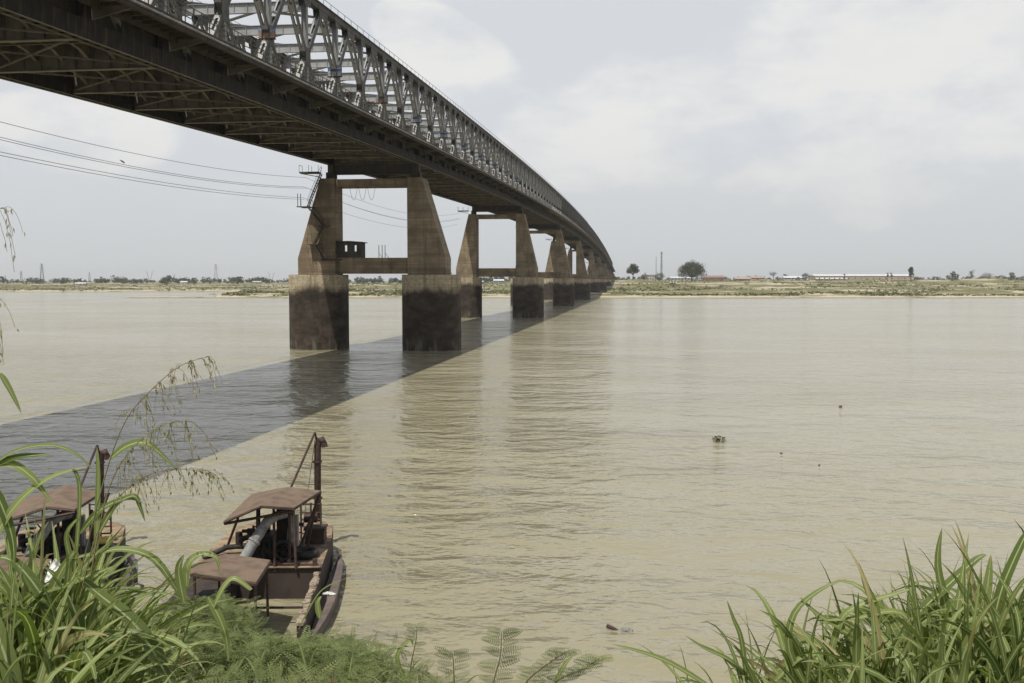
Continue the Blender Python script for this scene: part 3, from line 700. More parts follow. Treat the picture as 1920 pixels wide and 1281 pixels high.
# ------------------------------------------------------------------ dredging boats
def boat(loc, rz, var):
    e = empty('dredging_boat', loc, rz)
    def P(mb, name, mat, par=None, smooth=False): return mb.build(name, M[mat], par or e, smooth)
    # hull plan of the main pontoon (behind the well)
    mb = MB(); plan = [(-2.35, 0), (1.85, 0), (1.6, 3.6), (1.35, 5.4), (.9, 6.1), (-1.7, 6.1), (-2.3, 5.2)]
    mb.poly([(x, y, -.4) for x, y in plan]+[(x, y, 1.0) for x, y in plan], [tuple(range(6, -1, -1))]+[(i, (i+1) % 7, (i+1) % 7+7, i+7) for i in range(7)])
    # well side walls
    mb.prism([(2.02, -5.0, -.4), (2.2, -5.0, -.4), (1.84, 0, -.4), (1.66, 0, -.4)][::-1], (0, 0, 1.3))
    mb.prism([(-2.3, -5.0, -.4), (-.85, -5.0, -.4), (-.85, 0, -.4), (-2.3, 0, -.4)][::-1], (0, 0, 1.15))
    mb.bb(-.85, 1.80, -2.48, -2.42, .5, .56)
    mb.bb(-.82, 2.0, -5.05, -4.9, -.4, .12)
    P(mb, 'hull', 'hull')
    mb = MB(); pl2 = [(x*.995, y+(.0 if y > 0 else .02)) for x, y in plan]
    mb.prism([(x, y, 1.004) for x, y in pl2], (0, 0, .02)); mb.bb(-.8, 1.8, -.08, .35, 1.026, 1.05)
    P(mb, 'deck', 'deck_tan')
    mb = MB(); rnd = random.Random(5+var); n = 34
    for i in range(n):       # rough crust along the well wall's top
        y = -5+5*(i+.5)/n*.93; mb.box((1.74-.073*y+rnd.uniform(-.02, .02), y, .91+rnd.uniform(-.025, .025)), (.085+rnd.uniform(-.03, .03), 5/n*.7, .035))
    P(mb, 'crusted_wall_top', 'crust')
    # long side float with pointed ends
    mb = MB(); out_, in_ = [], []
    nn = 14
    for i in range(nn+1):
        t = i/nn; y = -4.6+8.9*t; bulge = math.sin(math.pi*min(1, max(0, t*.93+.06)))**.7
        out_.append((1.88+.52*bulge - (.32*max(0, t-.5)), y)); in_.append((1.86 - (.3*max(0, t-.45)), y))
    out_ = [(x-.075*min(0, y), y) for x, y in out_]; in_ = [(x-.075*min(0, y), y) for x, y in in_]
    rows = []
    for (xo, y), (xi, _) in zip(out_, in_):
        rows.append([(xo-.08, y, -.3), (xo, y, .42), (xo-.06, y, .45), (xi+(xo-xi)*.52, y, .40), (xi+(xo-xi)*.45, y, .16), (xi, y, .14)])
    b0 = []; F = []
    for r in rows: b0 += r
    for i in range(nn):
        for k in range(5): F.append((i*6+k, i*6+k+1, (i+1)*6+k+1, (i+1)*6+k))
    mb.poly(b0, F); fl_ = P(mb, 'side_float', 'purple_rust')
    # canopy: bent rusty sheet on posts
    mb = MB()
    if var == 0: A, B, C_, D, E_, F_ = (-1.12, -.45, 2.62), (.10, -.75, 3.18), (.98, .05, 2.92), (1.42, 2.5, 2.95), (.32, 2.35, 3.12), (-1.1, 3.1, 2.72)
    else: A, B, C_, D, E_, F_ = (-1.75, -1.15, 2.6), (.2, -.7, 3.15), (1.05, -.8, 3.05), (1.25, 1.9, 3.0), (.1, 2.5, 3.2), (-1.5, 2.2, 2.75)
    for q4 in ((A, B, E_, F_), (B, C_, D, E_)):
        mb.prism([Vector(p) for p in q4], (0, 0, .03))
    cn = P(mb, 'canopy', 'rust')
    mb = MB()
    rim = [A, B, C_, D, E_, F_]
    for a, b_ in zip(rim, rim[1:]+rim[:1]): mb.bar(Vector(a)-Vector((0, 0, .03)), Vector(b_)-Vector((0, 0, .03)), .04, .05)
    mb.bar(Vector(A)-Vector((0, 0, .06)), Vector(C_)-Vector((0, 0, .08)), .05, .08); mb.bar(Vector(B)-Vector((0, 0, .04)), Vector(E_)-Vector((0, 0, .04)), .05, .08)
    mb.build('rim', M['rust_dark'], cn)
    for a, b_ in (((-1.85, 2.6, 1.0), (-1.0, 1.4, 2.7)), ((.95, .1, 2.9), (1.05, -.1, 1.0)), ((.82, .1, 2.85), (.75, .35, 1.0)), ((-.4, 1.2, 2.9), (-.4, 1.1, 1.0)), ((.3, .2, 3.0), (.35, 0, .9)), ((1.35, 2.4, 2.9), (.95, 2.3, 1.0)), ((-.85, 2.9, 2.7), (-.9, 2.9, 1.0)), ((.2, 2.3, 3.05), (.2, 2.6, 1.0)), ((-1.0, -.4, 2.6), (-1.2, -.2, 1.0)) if var else ((-.3, 2.9, 2.7), (-.3, 2.9, 1.)) ):
        mb = MB(); mb.tube([a, b_], .045, 6); P(mb, 'post', 'rust_dark')
    # machinery: engine block, flywheels, radiator stack
    eng = MB(); rnd = random.Random(11+var)
    eng.bb(-.75, .25, .5, 1.9, 1.02, 1.55); eng.bb(-.6, .1, .7, 1.6, 1.55, 1.85); eng.tube([(-.95, .7, 1.75), (-.4, .7, 1.9), (-.2, 1.3, 1.95)], .09, 8); eng.tube([(-1.0, .9, 1.95), (-1.0, .9, 1.55)], .12, 8)
    for k in range(5): eng.tube([(-.6+.17*k, .48, 1.2), (-.6+.17*k, .48, 1.75)], .05, 6)
    for k in range(30):
        c = Vector((rnd.uniform(-.95, .75), rnd.uniform(.3, 2.3), rnd.uniform(1.1, 2.0))); eng.box(c, (rnd.uniform(.03, .14), rnd.uniform(.03, .14), rnd.uniform(.03, .12)))
    for k in range(10):
        a = Vector((rnd.uniform(-.9, .7), rnd.uniform(.3, 2.2), rnd.uniform(1.2, 2.3))); eng.tube([a, a+Vector((rnd.uniform(-.5, .5), rnd.uniform(-.2, .2), rnd.uniform(-.5, .4)))], .025, 5)
    for k in range(9): eng.tube([(-.35+.05*k, -.1, 1.05), (-.55+.05*k, .5, 1.6)], .018, 4)
    P(eng, 'engine', 'black_iron')
    mb = MB(); mb.bb(.22, .72, .95, 1.35, 1.05, 2.85); P(mb, 'radiator_stack', 'black_iron')
    mb = MB(); mb.tube([(.72, .7, 2.3), (.72, .8, 1.75), (.72, 1.0, 1.5)], [.06, .15, .18], 10); mb.bb(.68, .95, .75, 1.0, 1.5, 2.5); P(mb, 'filter_can', 'grey_pipe')
    mb = MB(); mb.torus((.55, .55, 1.42), .30, .07, 'y'); mb.torus((.55, .62, 1.42), .16, .05, 'y'); mb.tube([(.55, .4, 1.42), (.55, .9, 1.42)], .06, 8)
    for k in range(6): mb.bar((.55, .58, 1.42), (.55+.3*math.cos(k*1.047), .58, 1.42+.3*math.sin(k*1.047)), .05, .05)
    P(mb, 'flywheel', 'black_iron')
    # big bent pump pipe
    mb = MB(); mb.tube([(.55, .9, 2.55), (.35, .35, 2.62), (.12, .0, 2.5), (-.25, -.3, 1.9), (-.55, -.55, 1.35), (-.7, -.62, 1.1), (-.72, -.62, .7)], [.14, .15, .16, .17, .17, .17, .17], 14)
    P(mb, 'pump_pipe', 'grey_pipe', smooth=True)
    mb = MB(); mb.tube([(-.24, -.29, 1.92), (-.20, -.25, 1.98)], .2, 12); P(mb, 'pipe_collar', 'grey_pipe')
    mb = MB()
    mb.tube([(-2.2, 1.0, 1.06), (-1.6, 1.6, 1.25), (-.9, 1.7, 1.3), (-.6, 1.5, 1.3)], .09, 8); P(mb, 'hose', 'rubber', smooth=True); mb = MB(); mb.tube([(-1.9, 2.4, 1.08), (-1.2, 2.2, 1.1), (-.8, 2.6, 1.1)], .06, 6)
    P(mb, 'hose', 'rubber', smooth=True)
    # upright suction pipe and boom at the stern
    mb = MB(); ux, uy, dz = (.62, 6.25, 0) if var == 0 else (.30, 6.25, -.45)
    mb.tube([(ux, uy, -.3), (ux+.04, uy, 3.55+dz), (ux+.05, uy, 3.9+dz), (ux+.10, uy, 4.12+dz), (ux+.22, uy-.06, 4.18+dz), (ux+.3, uy-.1, 4.02+dz)], [.13, .13, .13, .125, .12, .11], 14)
    P(mb, 'suction_pipe', 'rust_dark', smooth=True)
    mb = MB()
    for z in (1.9, 3.3): mb.tube([(ux+.02, uy, z-.03), (ux+.02, uy, z+.03)], .185, 14)
    mb.tube([(ux+.3, uy-.1, 4.05+dz), (ux+.33, uy-.1, 3.88+dz)], .12, 12)
    mb.tube([(-.45, 5.0, .9), (-.35, 5.1, 2.1)], [.1, .07], 8); mb.tube([(-.38, 5.1, 2.0), (ux-.02, uy-.15, 4.45+dz)], .045, 8); mb.tube([(ux-.02, uy-.15, 4.45+dz), (ux+.06, uy, 3.9+dz)], .035, 6)
    mb.tube([(ux, uy-.12, 4.35+dz), (.2, 5.6, 1.0)], .012, 4)
    P(mb, 'boom', 'rust_dark')
    # guard frame and steps
    mb = MB()
    for z in (1.25, 1.5, 1.75, 2.0, 2.3): mb.tube([(.55, 3.4, z), (1.25, 3.4, z)], .03, 6)
    for x in (.55, .9, 1.25): mb.tube([(x, 3.4, 1.0), (x, 3.4, 2.35)], .035, 6)
    mb.tube([(1.4, 2.45, 2.9), (.75, 1.9, 1.0)], .05, 6); mb.tube([(.75, 3.0, 1.9), (1.2, 3.0, 1.9)], .16, 10); mb.tube([(.5, 1.9, 1.6), (.9, 1.7, 1.2), (1.0, 1.6, 1.0)], .04, 6)
    P(mb, 'guard_frame', 'rust_dark')
    mb = MB(); mb.tube([(-.2, .12, 1.12), (1.55, .1, 1.09)], .035, 6); mb.bb(1.55, 1.68, .05, .18, 1.03, 1.27); mb.tube([(.55, .25, 1.03), (.52, .2, 1.25)], .06, 6); mb.tube([(.8, .22, 1.03), (.74, .2, 1.22)], .06, 6)
    P(mb, 'front_rail', 'rust_dark')
    # low sheet roof beside the well
    mb = MB(); a, b_, c, d = (-.75, -1.7, 1.92), (.78, -2.5, 1.95), (.85, -4.6, 1.93), (-1.0, -4.1, 2.05)
    mb.prism([a, d, c, b_], (0, 0, .03)); mb.prism([(-1.75, -1.8, 1.62), (-2.0, -4.2, 1.68), (-1.004, -4.1, 2.05), (-.754, -1.7, 1.92)], (0, 0, .03)); lr = P(mb, 'low_roof', 'rust')
    for x, y in ((-.9, -1.9), (.7, -2.6), (-1.0, -4.0), (.78, -4.4)):
        mb = MB(); mb.tube([(x, y, .3), (x, y, 1.9)], .04, 6); mb.build('post', M['rust_dark'], lr)
    mb = MB()
    mb.bar((-1., -4.1, 1.98), (.85, -4.6, 1.89), .05, .07); mb.bar((.78, -2.5, 1.91), (.85, -4.6, 1.89), .05, .06)
    mb.build('edge_frame', M['rust_dark'], lr)
    if var:
        mb = MB(); mb.bb(1.15, 1.75, .9, 1.7, 1.5, 1.56); P(mb, 'yellow_panel', 'yellow')
        mb = MB(); mb.tube([(1.1, 1.2, 1.0), (1.1, 1.2, 2.6)], .055, 6); mb.tube([(1.25, 1.3, 2.0), (1.45, 1.3, 2.0), (1.42, 1.3, 2.25), (1.6, 1.3, 2.32)], .025, 6); P(mb, 'crank', 'rust_dark')
        mb = MB(); mb.tube([(1.5, .9, 1.45)]+[(1.5+1.1*math.sin(t), .9-.3*t, .25+1.25*math.cos(t)) for t in [i*.2 for i in range(1, 9)]], .06, 8); P(mb, 'black_hose', 'rubber', smooth=True)
        mb = MB(); mb.bb(.3, 1.6, -.2, 1.9, 1.05, 1.45); P(mb, 'engine_box', 'black_iron')
    return e
A8 = R_(8.5)
b1 = boat((-11.9, 30.1, 0), A8, 0); tag(b1, 'rusty sand dredging boat with an open water-filled well, clear of the tall grass', 'boat', 'rusty dredging boats moored at the bank')
b2 = boat((-18.75, 29.2, -.02), R_(18), 1); tag(b2, 'rusty dredging boat with a yellow panel and black hose, half hidden behind tall grass', 'boat', 'rusty dredging boats moored at the bank')
def loc1(u, v, z): return Vector((-11.9, 30.1, 0)) + Vector((math.cos(A8), math.sin(A8), 0))*u + Vector((-math.sin(A8), math.cos(A8), 0))*v + Vector((0, 0, z))
# loose things on the first boat
t = empty('storage_box', loc1(1.12, 3.1, 1.03), A8); tag(t, 'dark lidded metal box standing on the clear boat beside the upright pipe', 'box')
mb = MB(); mb.bb(-.33, .33, -.3, .3, 0, .48); mb.build('box_body', M['rust_dark'], t); mb = MB(); mb.bb(-.37, .37, -.34, .34, .484, .56); mb.build('lid', M['hull'], t)
mb = MB(); mb.torus((0, 0, .13), .33, .13, 'z', 24, 10); o = mb.build('tyre', M['rubber'], smooth=True); o.location = loc1(1.1, 1.2, 1.03); tag(o, 'old black tyre lying flat on the deck of the clear boat', 'tyre')
def rag(name, loc, s, mat, label, cat, seed, flat=.25):
    rnd = random.Random(seed); n = 14; mb = MB(); v = []
    for i in range(n+1):
        for j in range(n+1):
            x, y = (i/n-.5), (j/n-.5); rr = math.hypot(x, y)
            v.append(((x+.12*mnoise.noise(Vector((x*5, y*5, seed))))*s[0], (y+.12*mnoise.noise(Vector((x*5, y*5, seed+9))))*s[1], s[2]*(max(0, 1-rr*1.7)**.5+.5*mnoise.noise(Vector((x*9, y*9, seed+4))))))
    mb.poly(v, [(i*(n+1)+j, (i+1)*(n+1)+j, (i+1)*(n+1)+j+1, i*(n+1)+j+1) for i in range(n) for j in range(n)])
    o = mb.build(name, M[mat]); o.location = loc; sm = o.modifiers.new('s', 'SOLIDIFY'); sm.thickness = .006; tag(o, label, cat); return o
rag('rag', loc1(2.22, -.9, .42), (.42, .16, .08), 'white_rag', 'white rag lying across the side float of the clear boat', 'rag', 3)

# ------------------------------------------------------------------ flotsam
def hyacinth(loc):
    e = empty('water_hyacinth', loc); rnd = random.Random(4); mb, st_ = MB(), MB()
    for k in range(34):
        a = rnd.uniform(0, 6.28); r = rnd.uniform(.02, .38); h = rnd.uniform(.08, .38); x, y = r*math.cos(a)*1.3, r*math.sin(a)
        st_.tube([(x*.6, y*.6, -.05), (x, y, h)], .012, 4)
        s = rnd.uniform(.05, .10); c = Vector((x, y, h)); u = Vector((math.cos(a+1.3), math.sin(a+1.3), rnd.uniform(-.4, .4))).normalized(); v = Vector((0, 0, 1)).cross(u).normalized()+Vector((0, 0, .5))
        mb.poly([c+u*s*math.cos(t)+v*s*math.sin(t) for t in [i*1.047 for i in range(6)]], [tuple(range(6))])
    mb.build('leaves', M['crown'], e); st_.build('stems', M['stem'], e)
    tag(e, 'small dark clump of water hyacinth drifting on the open river', 'water plant')
hyacinth(Vector((4.95, 63.6, 0)))
def lump(name, px, py, s, label, cat, seed, mat='rust_dark'):
    rnd = random.Random(seed); p = onz(px, py, 0); mb = MB(); rings = 6; n = 10
    v = []
    for i in range(rings+1):
        t = math.pi*i/rings
        for k in range(n):
            a = 2*math.pi*k/n; j = 1+rnd.uniform(-.25, .25); v.append((s[0]*math.sin(t)*math.cos(a)*j, s[1]*math.sin(t)*math.sin(a)*j, s[2]*math.cos(t)*j))
    mb.poly(v, [(i*n+k, i*n+(k+1) % n, (i+1)*n+(k+1) % n, (i+1)*n+k) for i in range(rings) for k in range(n)])
    o = mb.build(name, M[mat]); o.location = (p.x, p.y, .02); tag(o, label, cat); return o
lump('floating_clod', 1576, 764, (.17, .14, .13), 'dark clod floating on open water, farthest out of the specks on the river', 'flotsam', 1)
lump('floating_clod', 1465, 851, (.08, .07, .06), 'small dark speck floating between the hyacinth and the smallest speck', 'flotsam', 2)
lump('floating_clod', 1536, 873, (.06, .05, .05), 'smallest dark speck floating on the river, nearest the bank', 'flotsam', 3)
p = onz(1163, 1182, 0)
fe = empty('floating_wood', (p.x-.2, p.y+.04, 0)); tag(fe, 'broken dark wood stub floating beside a grey plastic scrap', 'flotsam')
mb = MB(); mb.tube([(-.2, 0, .11), (-.05, 0, .06), (.15, 0, -.04)], [.06, .055, .04], 8); mb.build('wood_stub', M['rust_dark'], fe)
rag('plastic_scrap', Vector((p.x+.18, p.y-.03, -.02)), (.34, .16, .12), 'grey_pipe', 'crumpled grey plastic scrap floating beside the wood stub', 'plastic scrap', 8)

# ------------------------------------------------------------------ far bank: trees, scrub, houses, masts
def ground_at(px, q):
    p = at(px, 526, q); p.z = 0; return Vector((p.x, p.y, height(p.x, p.y)))
def cards(mb, rnd, c, r, n, s, flat=.85):
    for _ in range(n):
        d = Vector((rnd.gauss(0, 1), rnd.gauss(0, 1), rnd.gauss(0, 1))).normalized(); rr = r*(rnd.random()**.45)
        p = Vector(c)+Vector((d.x*rr, d.y*rr, d.z*rr*flat)); u = Vector((rnd.gauss(0, 1), rnd.gauss(0, 1), rnd.gauss(0, .6))).normalized(); v = u.cross(Vector((rnd.gauss(0, 1), rnd.gauss(0, 1), rnd.gauss(0, 1)))).normalized()
        a = s*rnd.uniform(.6, 1.3); mb.poly([p-u*a, p+v*a*.7, p+u*a, p-v*a*.7], [(0, 1, 2, 3)])
def tree_meshes(seed, h, wd, trunk, lobes, dens=1.0, shape='round'):
    rnd = random.Random(seed); cr_, tk = MB(), MB()
    top = h*trunk; tk.tube([(0, 0, -1), (0, 0, top*.5), (h*.01, 0, top), (h*.02, 0, h*.7)], [h*.035, h*.027, h*.02, h*.006], 7)
    for k in range(lobes):
        a = 2*math.pi*(k+rnd.random()*.7)/lobes; lev = rnd.random()
        if shape == 'round': rr = wd/2*math.sqrt(max(.05, 1-(lev*1.0)**2))*rnd.uniform(.45, .85); z = top+(h-top)*(.12+.72*lev)
        elif shape == 'flat': rr = wd/2*rnd.uniform(.2, .85); z = top+(h-top)*rnd.uniform(.3, .75)
        else: rr = wd/2*rnd.uniform(.1, .5); z = top+(h-top)*(.05+.85*lev)
        c = Vector((rr*math.cos(a), rr*math.sin(a), z)); lr = wd*rnd.uniform(.13, .22)
        tk.tube([(0, 0, top*rnd.uniform(.75, 1.0)), tuple(c*.6+Vector((0, 0, top*.35))), tuple(c)], [h*.013, h*.009, h*.004], 5)
        cards(cr_, rnd, c, lr, int(90*dens), h*.026)
    return cr_, tk
protos = {}
def tree(name, px, q, h, wd, label, seed=0, trunk=.3, lobes=16, shape='round', cat='tree', group=None, dens=1.0, key=None):
    g_ = ground_at(px, q); e = empty(name, g_, (px*1.7) % 6.28)
    key = key or (seed, trunk, lobes, shape)
    if key not in protos:
        c, t_ = tree_meshes(seed, 10.0, 10.0*wd/h, trunk, lobes, dens, shape)
        co, to = c.build('crown', M['crown'] if name != 'bush' else M['bushm'], e), t_.build('trunk', M['bark'], e); protos[key] = (co.data, to.data)
    else:
        for nm, d in zip(('crown', 'trunk'), protos[key]):
            o = bpy.data.objects.new(nm, d); sc.collection.objects.link(o); o.parent = e
    s = h/10.0; e.scale = (s, s, s); tag(e, label, cat, group); return e
tree('broadleaf_tree', 1297, 1080, 21.5, 32, 'big spreading dark tree standing alone on the far bank', 1, .2, 44, dens=1.5)
tree('broadleaf_tree', 1187, 1060, 18, 13.5, 'tall round-headed tree nearest the far end of the bridge', 2, .42, 24, dens=1.4)
tree('broadleaf_tree', 1237, 1050, 9.5, 14, 'low dark tree in front of the twin masts', 3, .15, 18)
tree('broadleaf_tree', 1208, 1040, 8, 9, 'small tree beside the white two-storey building', 4, .2, 14)
tree('pale_tree', 1450, 1150, 10, 11, 'thin-leaved tree left of the arched white house', 5, .5, 12, 'flat', dens=.5)
tree('pale_tree', 1472, 1170, 7.5, 8, 'small rounded tree right above the white house roof', 6, .35, 12)
tree('broadleaf_tree', 1510, 1080, 8.8, 10.5, 'dark round tree at the near end of the long warehouse', 7, .12, 18)
tree('slender_tree', 1583, 1080, 7.5, 4, 'small pointed tree in front of the warehouse roof', 8, .3, 10, 'tall')
tree('slender_tree', 1664, 1060, 9.6, 5.0, 'thin tree, nearer the tall one, before the warehouse', 9, .6, 8, 'tall', dens=.6)
tree('slender_tree', 1671, 1062, 9.4, 4.6, 'thin tree twin standing right beside the other before the warehouse', 9, .6, 8, 'tall', dens=.6)
tree('slender_tree', 1708, 1050, 14.5, 9.0, 'tall narrow dark tree at the far end of the warehouse', 10, .35, 18, 'tall', dens=1.1)
tree('slender_tree', 1786, 1060, 10.5, 8.0, 'slim leaning-crowned tree just before the sand mound', 11, .45, 10, 'tall')
tree('slender_tree', 1822, 1100, 13, 11, 'open spiky tree rising behind the sand mound', 12, .3, 12, 'tall', dens=.35)
tree('broadleaf_tree', 1897, 1200, 9.5, 8, 'round tree at the picture edge past the sand mound', 13, .25, 14)
tree('broadleaf_tree', 1850, 1250, 8.5, 22, 'broad low dark tree behind the sand mound', 14, .1, 20)
tree('broadleaf_tree', 712, 1350, 12, 9, 'round tree seen low between the first pier legs', 15, .2, 16)
tree('broadleaf_tree', 230, 1500, 11, 22, 'wide dark tree left of the power pylons beyond the inlet', 16, .1, 22)
tree('broadleaf_tree', 120, 1480, 10, 13, 'round tree above the white-roofed shed across the inlet', 17, .15, 16)
tree('broadleaf_tree', 60, 1500, 10, 15, 'dark tree near the picture edge across the inlet', 18, .15, 16)
tree('broadleaf_tree', 305, 1550, 10, 12, 'dark tree just right of the V-shaped pylon', 19, .15, 16)
places = ['left of the spit end', 'beside the low shed', 'under the second pylon', 'before the near pier', 'beside the near pier', 'between the pier legs', 'past the second pier', 'behind the bridge end', 'by the sandy path', 'below the big tree',
          'right of the big tree', 'below the pink roofs', 'below the arched house', 'in front of the warehouse', 'below the twin thin trees', 'below the tall narrow tree', 'left of the sand mound', 'on the sand mound foot', 'right of the sand mound', 'at the edge of the picture']
bx = [(118, 880), (152, 885), (178, 888), (400, 720), (470, 760), (690, 700), (742, 820), (1165, 760), (1215, 800), (1262, 860), (1352, 870), (1400, 900), (1455, 930), (1540, 900), (1610, 930), (1690, 870), (1720, 850), (1805, 900), (1840, 860), (1905, 830)]
rb = random.Random(77)
for (px, q), pl in zip(bx, places):
    h = rb.uniform(2.2, 4.2); tree('bush', px, q, h, h*1.9, 'dark green bush on the far bank %s' % pl, 30+int(px) % 3, .04, 14, 'flat', 'bush', 'bushes on the far bank', key=('bush', int(px) % 3))
# uncountable scrub and the far tree belt
mb = MB(); rnd = random.Random(21)
for _ in range(18000):
    px = rnd.uniform(-60, 1990); q = 590+rnd.random()**1.5*700; p = ground_at(px, q)
    if p.z < .9 or fbm(p.x, p.y, .015) > .18: continue
    if abs(p.x-XC) < 13 and p.y < 1200: continue
    s = rnd.uniform(.4, 1.25)
    cards(mb, rnd, p+Vector((0, 0, s*.4)), s*1.1, 7, s*.45, .5)
tag(mb.build('scrub', M['bushm']), 'low green scrub and crops covering the far bank', 'scrub', kind='stuff')
mb = MB()
for _ in range(620):
    px = rnd.uniform(-80, 2000); q = rnd.uniform(1350, 2900)
    if 1170 < px < 1760 and q < 1700: q += 700
    p = ground_at(px, q); h = rnd.uniform(4.5, 11)*(1.0 if rnd.random() < .8 else 1.4)*(.8 if px > 1000 else 1.0)
    for k in range(3): cards(mb, rnd, p+Vector((rnd.uniform(-h, h)*.7, rnd.uniform(-h, h)*.4, h*rnd.uniform(.35, .75))), h*.42, 22, h*.15)
    cards(mb, rnd, p+Vector((0, 0, h*.2)), h*.5, 14, h*.17)
tag(mb.build('treeline', M['crown']), 'hazy distant belt of trees along the horizon', 'treeline', kind='stuff')

wallm = {k: simple('plaster_'+k, c, tuple(x*.8 for x in c), .85, .3) for k, c in dict(white=(.46, .44, .41), pink=(.36, .24, .20), tan=(.42, .34, .26), grey=(.34, .33, .32)).items()}
roofm = {k: simple('roofing_'+k, c, tuple(x*.85 for x in c), .5, .3) for k, c in dict(white=(.50, .51, .53), red=(.24, .17, .145), pink=(.32, .25, .22), grey=(.38, .38, .37), blue=(.5, .55, .62)).items()}
darkm = simple('dark_opening', (.04, .04, .045))
def house(name, px, q, wd, dp, h, rh, wm, rm, label, nwin=4, storeys=1, arch=False, cat='house', flat=False, yaw=0, door=True):
    g_ = ground_at(px, q); e = empty(name, (g_.x, g_.y, g_.z-.3), PSI+yaw)
    mb = MB(); mb.bb(-wd/2, wd/2, -dp/2, dp/2, 0, h); mb.build('wall', wallm[wm], e)
    mb = MB()
    if flat: mb.bb(-wd/2-.3, wd/2+.3, -dp/2-.3, dp/2+.3, h+.003, h+.4)
    else: mb.prism([(-wd/2-.5, -dp/2-.6, h-.05), (-wd/2-.5, dp/2+.6, h-.05), (-wd/2-.5+rh*.0, 0, h+rh)], (wd+1.0, 0, 0))
    mb.build('roof', roofm[rm], e)
    for s in range(storeys):
        for k in range(nwin):
            if door and s == 0 and k == nwin//2: continue
            x = -wd/2+(k+.5)*wd/nwin; z = 1.6+s*3.1; ww = min(.75, wd/nwin*.3); mb = MB(); mb.bb(x-ww, x+ww, -dp/2-.05, -dp/2+.02, z-.1, z+1.1)
            f_ = mb.build('window', darkm, e); mb = MB(); mb.bb(x-ww-.1, x+ww+.1, -dp/2-.14, -dp/2-.002, z-.25, z-.12); mb.build('sill', wallm['white'], f_)
    if door:
        k = nwin//2; x = -wd/2+(k+.5)*wd/nwin; mb = MB(); mb.bb(x-.6, x+.6, -dp/2-.05, -dp/2+.02, .3, 2.5); mb.build('door', darkm, e)
    if arch:
        mb = MB(); mb.prism([(wd*.18+2.2*math.cos(t), -dp/2-.9, h-.6+1.9*math.sin(t)) for t in [math.pi*i/8 for i in range(9)]], (0, .9, 0)); mb.build('porch_gable', wallm['white'], e)
        mb = MB(); mb.prism([(wd*.18+1.2*math.cos(t), -dp/2-.96, h-.5+1.1*math.sin(t)) for t in [math.pi*i/8 for i in range(9)]], (0, .05, 0)); mb.build('arched_window', darkm, e)
    tag(e, label, cat); return e
hs = house('white_building', 1221, 1130, 11, 9, 6.4, 0, 'white', 'white', 'white two-storey flat-roofed building below the twin masts', 4, 2, flat=True)
mb = MB()
for x in (-6.8, 6.8): mb.bar((x, 0, 0), (x, 0, 10.2), .25, .25, Xa)
mb.bar((-6.8, 0, 10.2), (6.8, 0, 10.2), .25, .25); mb.build('roof_frame', M['steel_dark'], hs)
house('bungalow', 1275, 1120, 22, 8, 3.2, 1.6, 'white', 'white', 'long low white house partly behind the big spreading tree', 6)
house('bungalow', 1336, 1110, 24, 9, 4.3, 2.2, 'pink', 'red', 'pink walled house with red roof right of the big tree', 8)
house('bungalow', 1391, 1120, 17, 9, 2.8, 2.4, 'tan', 'pink', 'tan house with wide pink roof, nearer the red-roofed house', 5)
house('bungalow', 1419, 1150, 15, 9, 2.8, 2.3, 'tan', 'pink', 'tan house with pale pink roof beside the thin-leaved tree', 5)
house('bungalow', 1487, 1100, 22, 10, 3.0, 2.0, 'white', 'white', 'white house with arched porch gable on the far bank', 6, arch=True)
house('warehouse', 1614, 1200, 118, 24, 4.8, 2.3, 'tan', 'white', 'very long pale-roofed warehouse behind the thin trees', 16, cat='warehouse')
house('shed', 1558, 1120, 34, 8, 1.6, 1.2, 'white', 'white', 'low white-roofed shed in front of the long warehouse', 6, cat='shed')
house('shed', 1262, 960, 5, 4, 1.6, .8, 'grey', 'white', 'tiny white-roofed hut on the scrub below the big tree', 2, cat='shed', door=False)
house('shed', 152, 1350, 14, 6, 2.2, 1.6, 'white', 'white', 'white-roofed shed on the land across the inlet', 3, cat='shed')
house('bungalow', 345, 1500, 10, 6, 2.6, 1.8, 'white', 'white', 'small white house across the inlet near the middle pylon', 3)
house('bungalow', 935, 1300, 13, 7, 2.8, 1.9, 'white', 'blue', 'pale house seen under the bridge between second pier legs', 4)
house('bungalow', 900, 1320, 9, 7, 2.6, 1.6, 'grey', 'grey', 'small grey house left of the pale one under the bridge', 3)
house('bungalow', 482, 1500, 12, 6, 2.6, 1.8, 'grey', 'grey', 'small grey house across the inlet left of the near pier', 3)
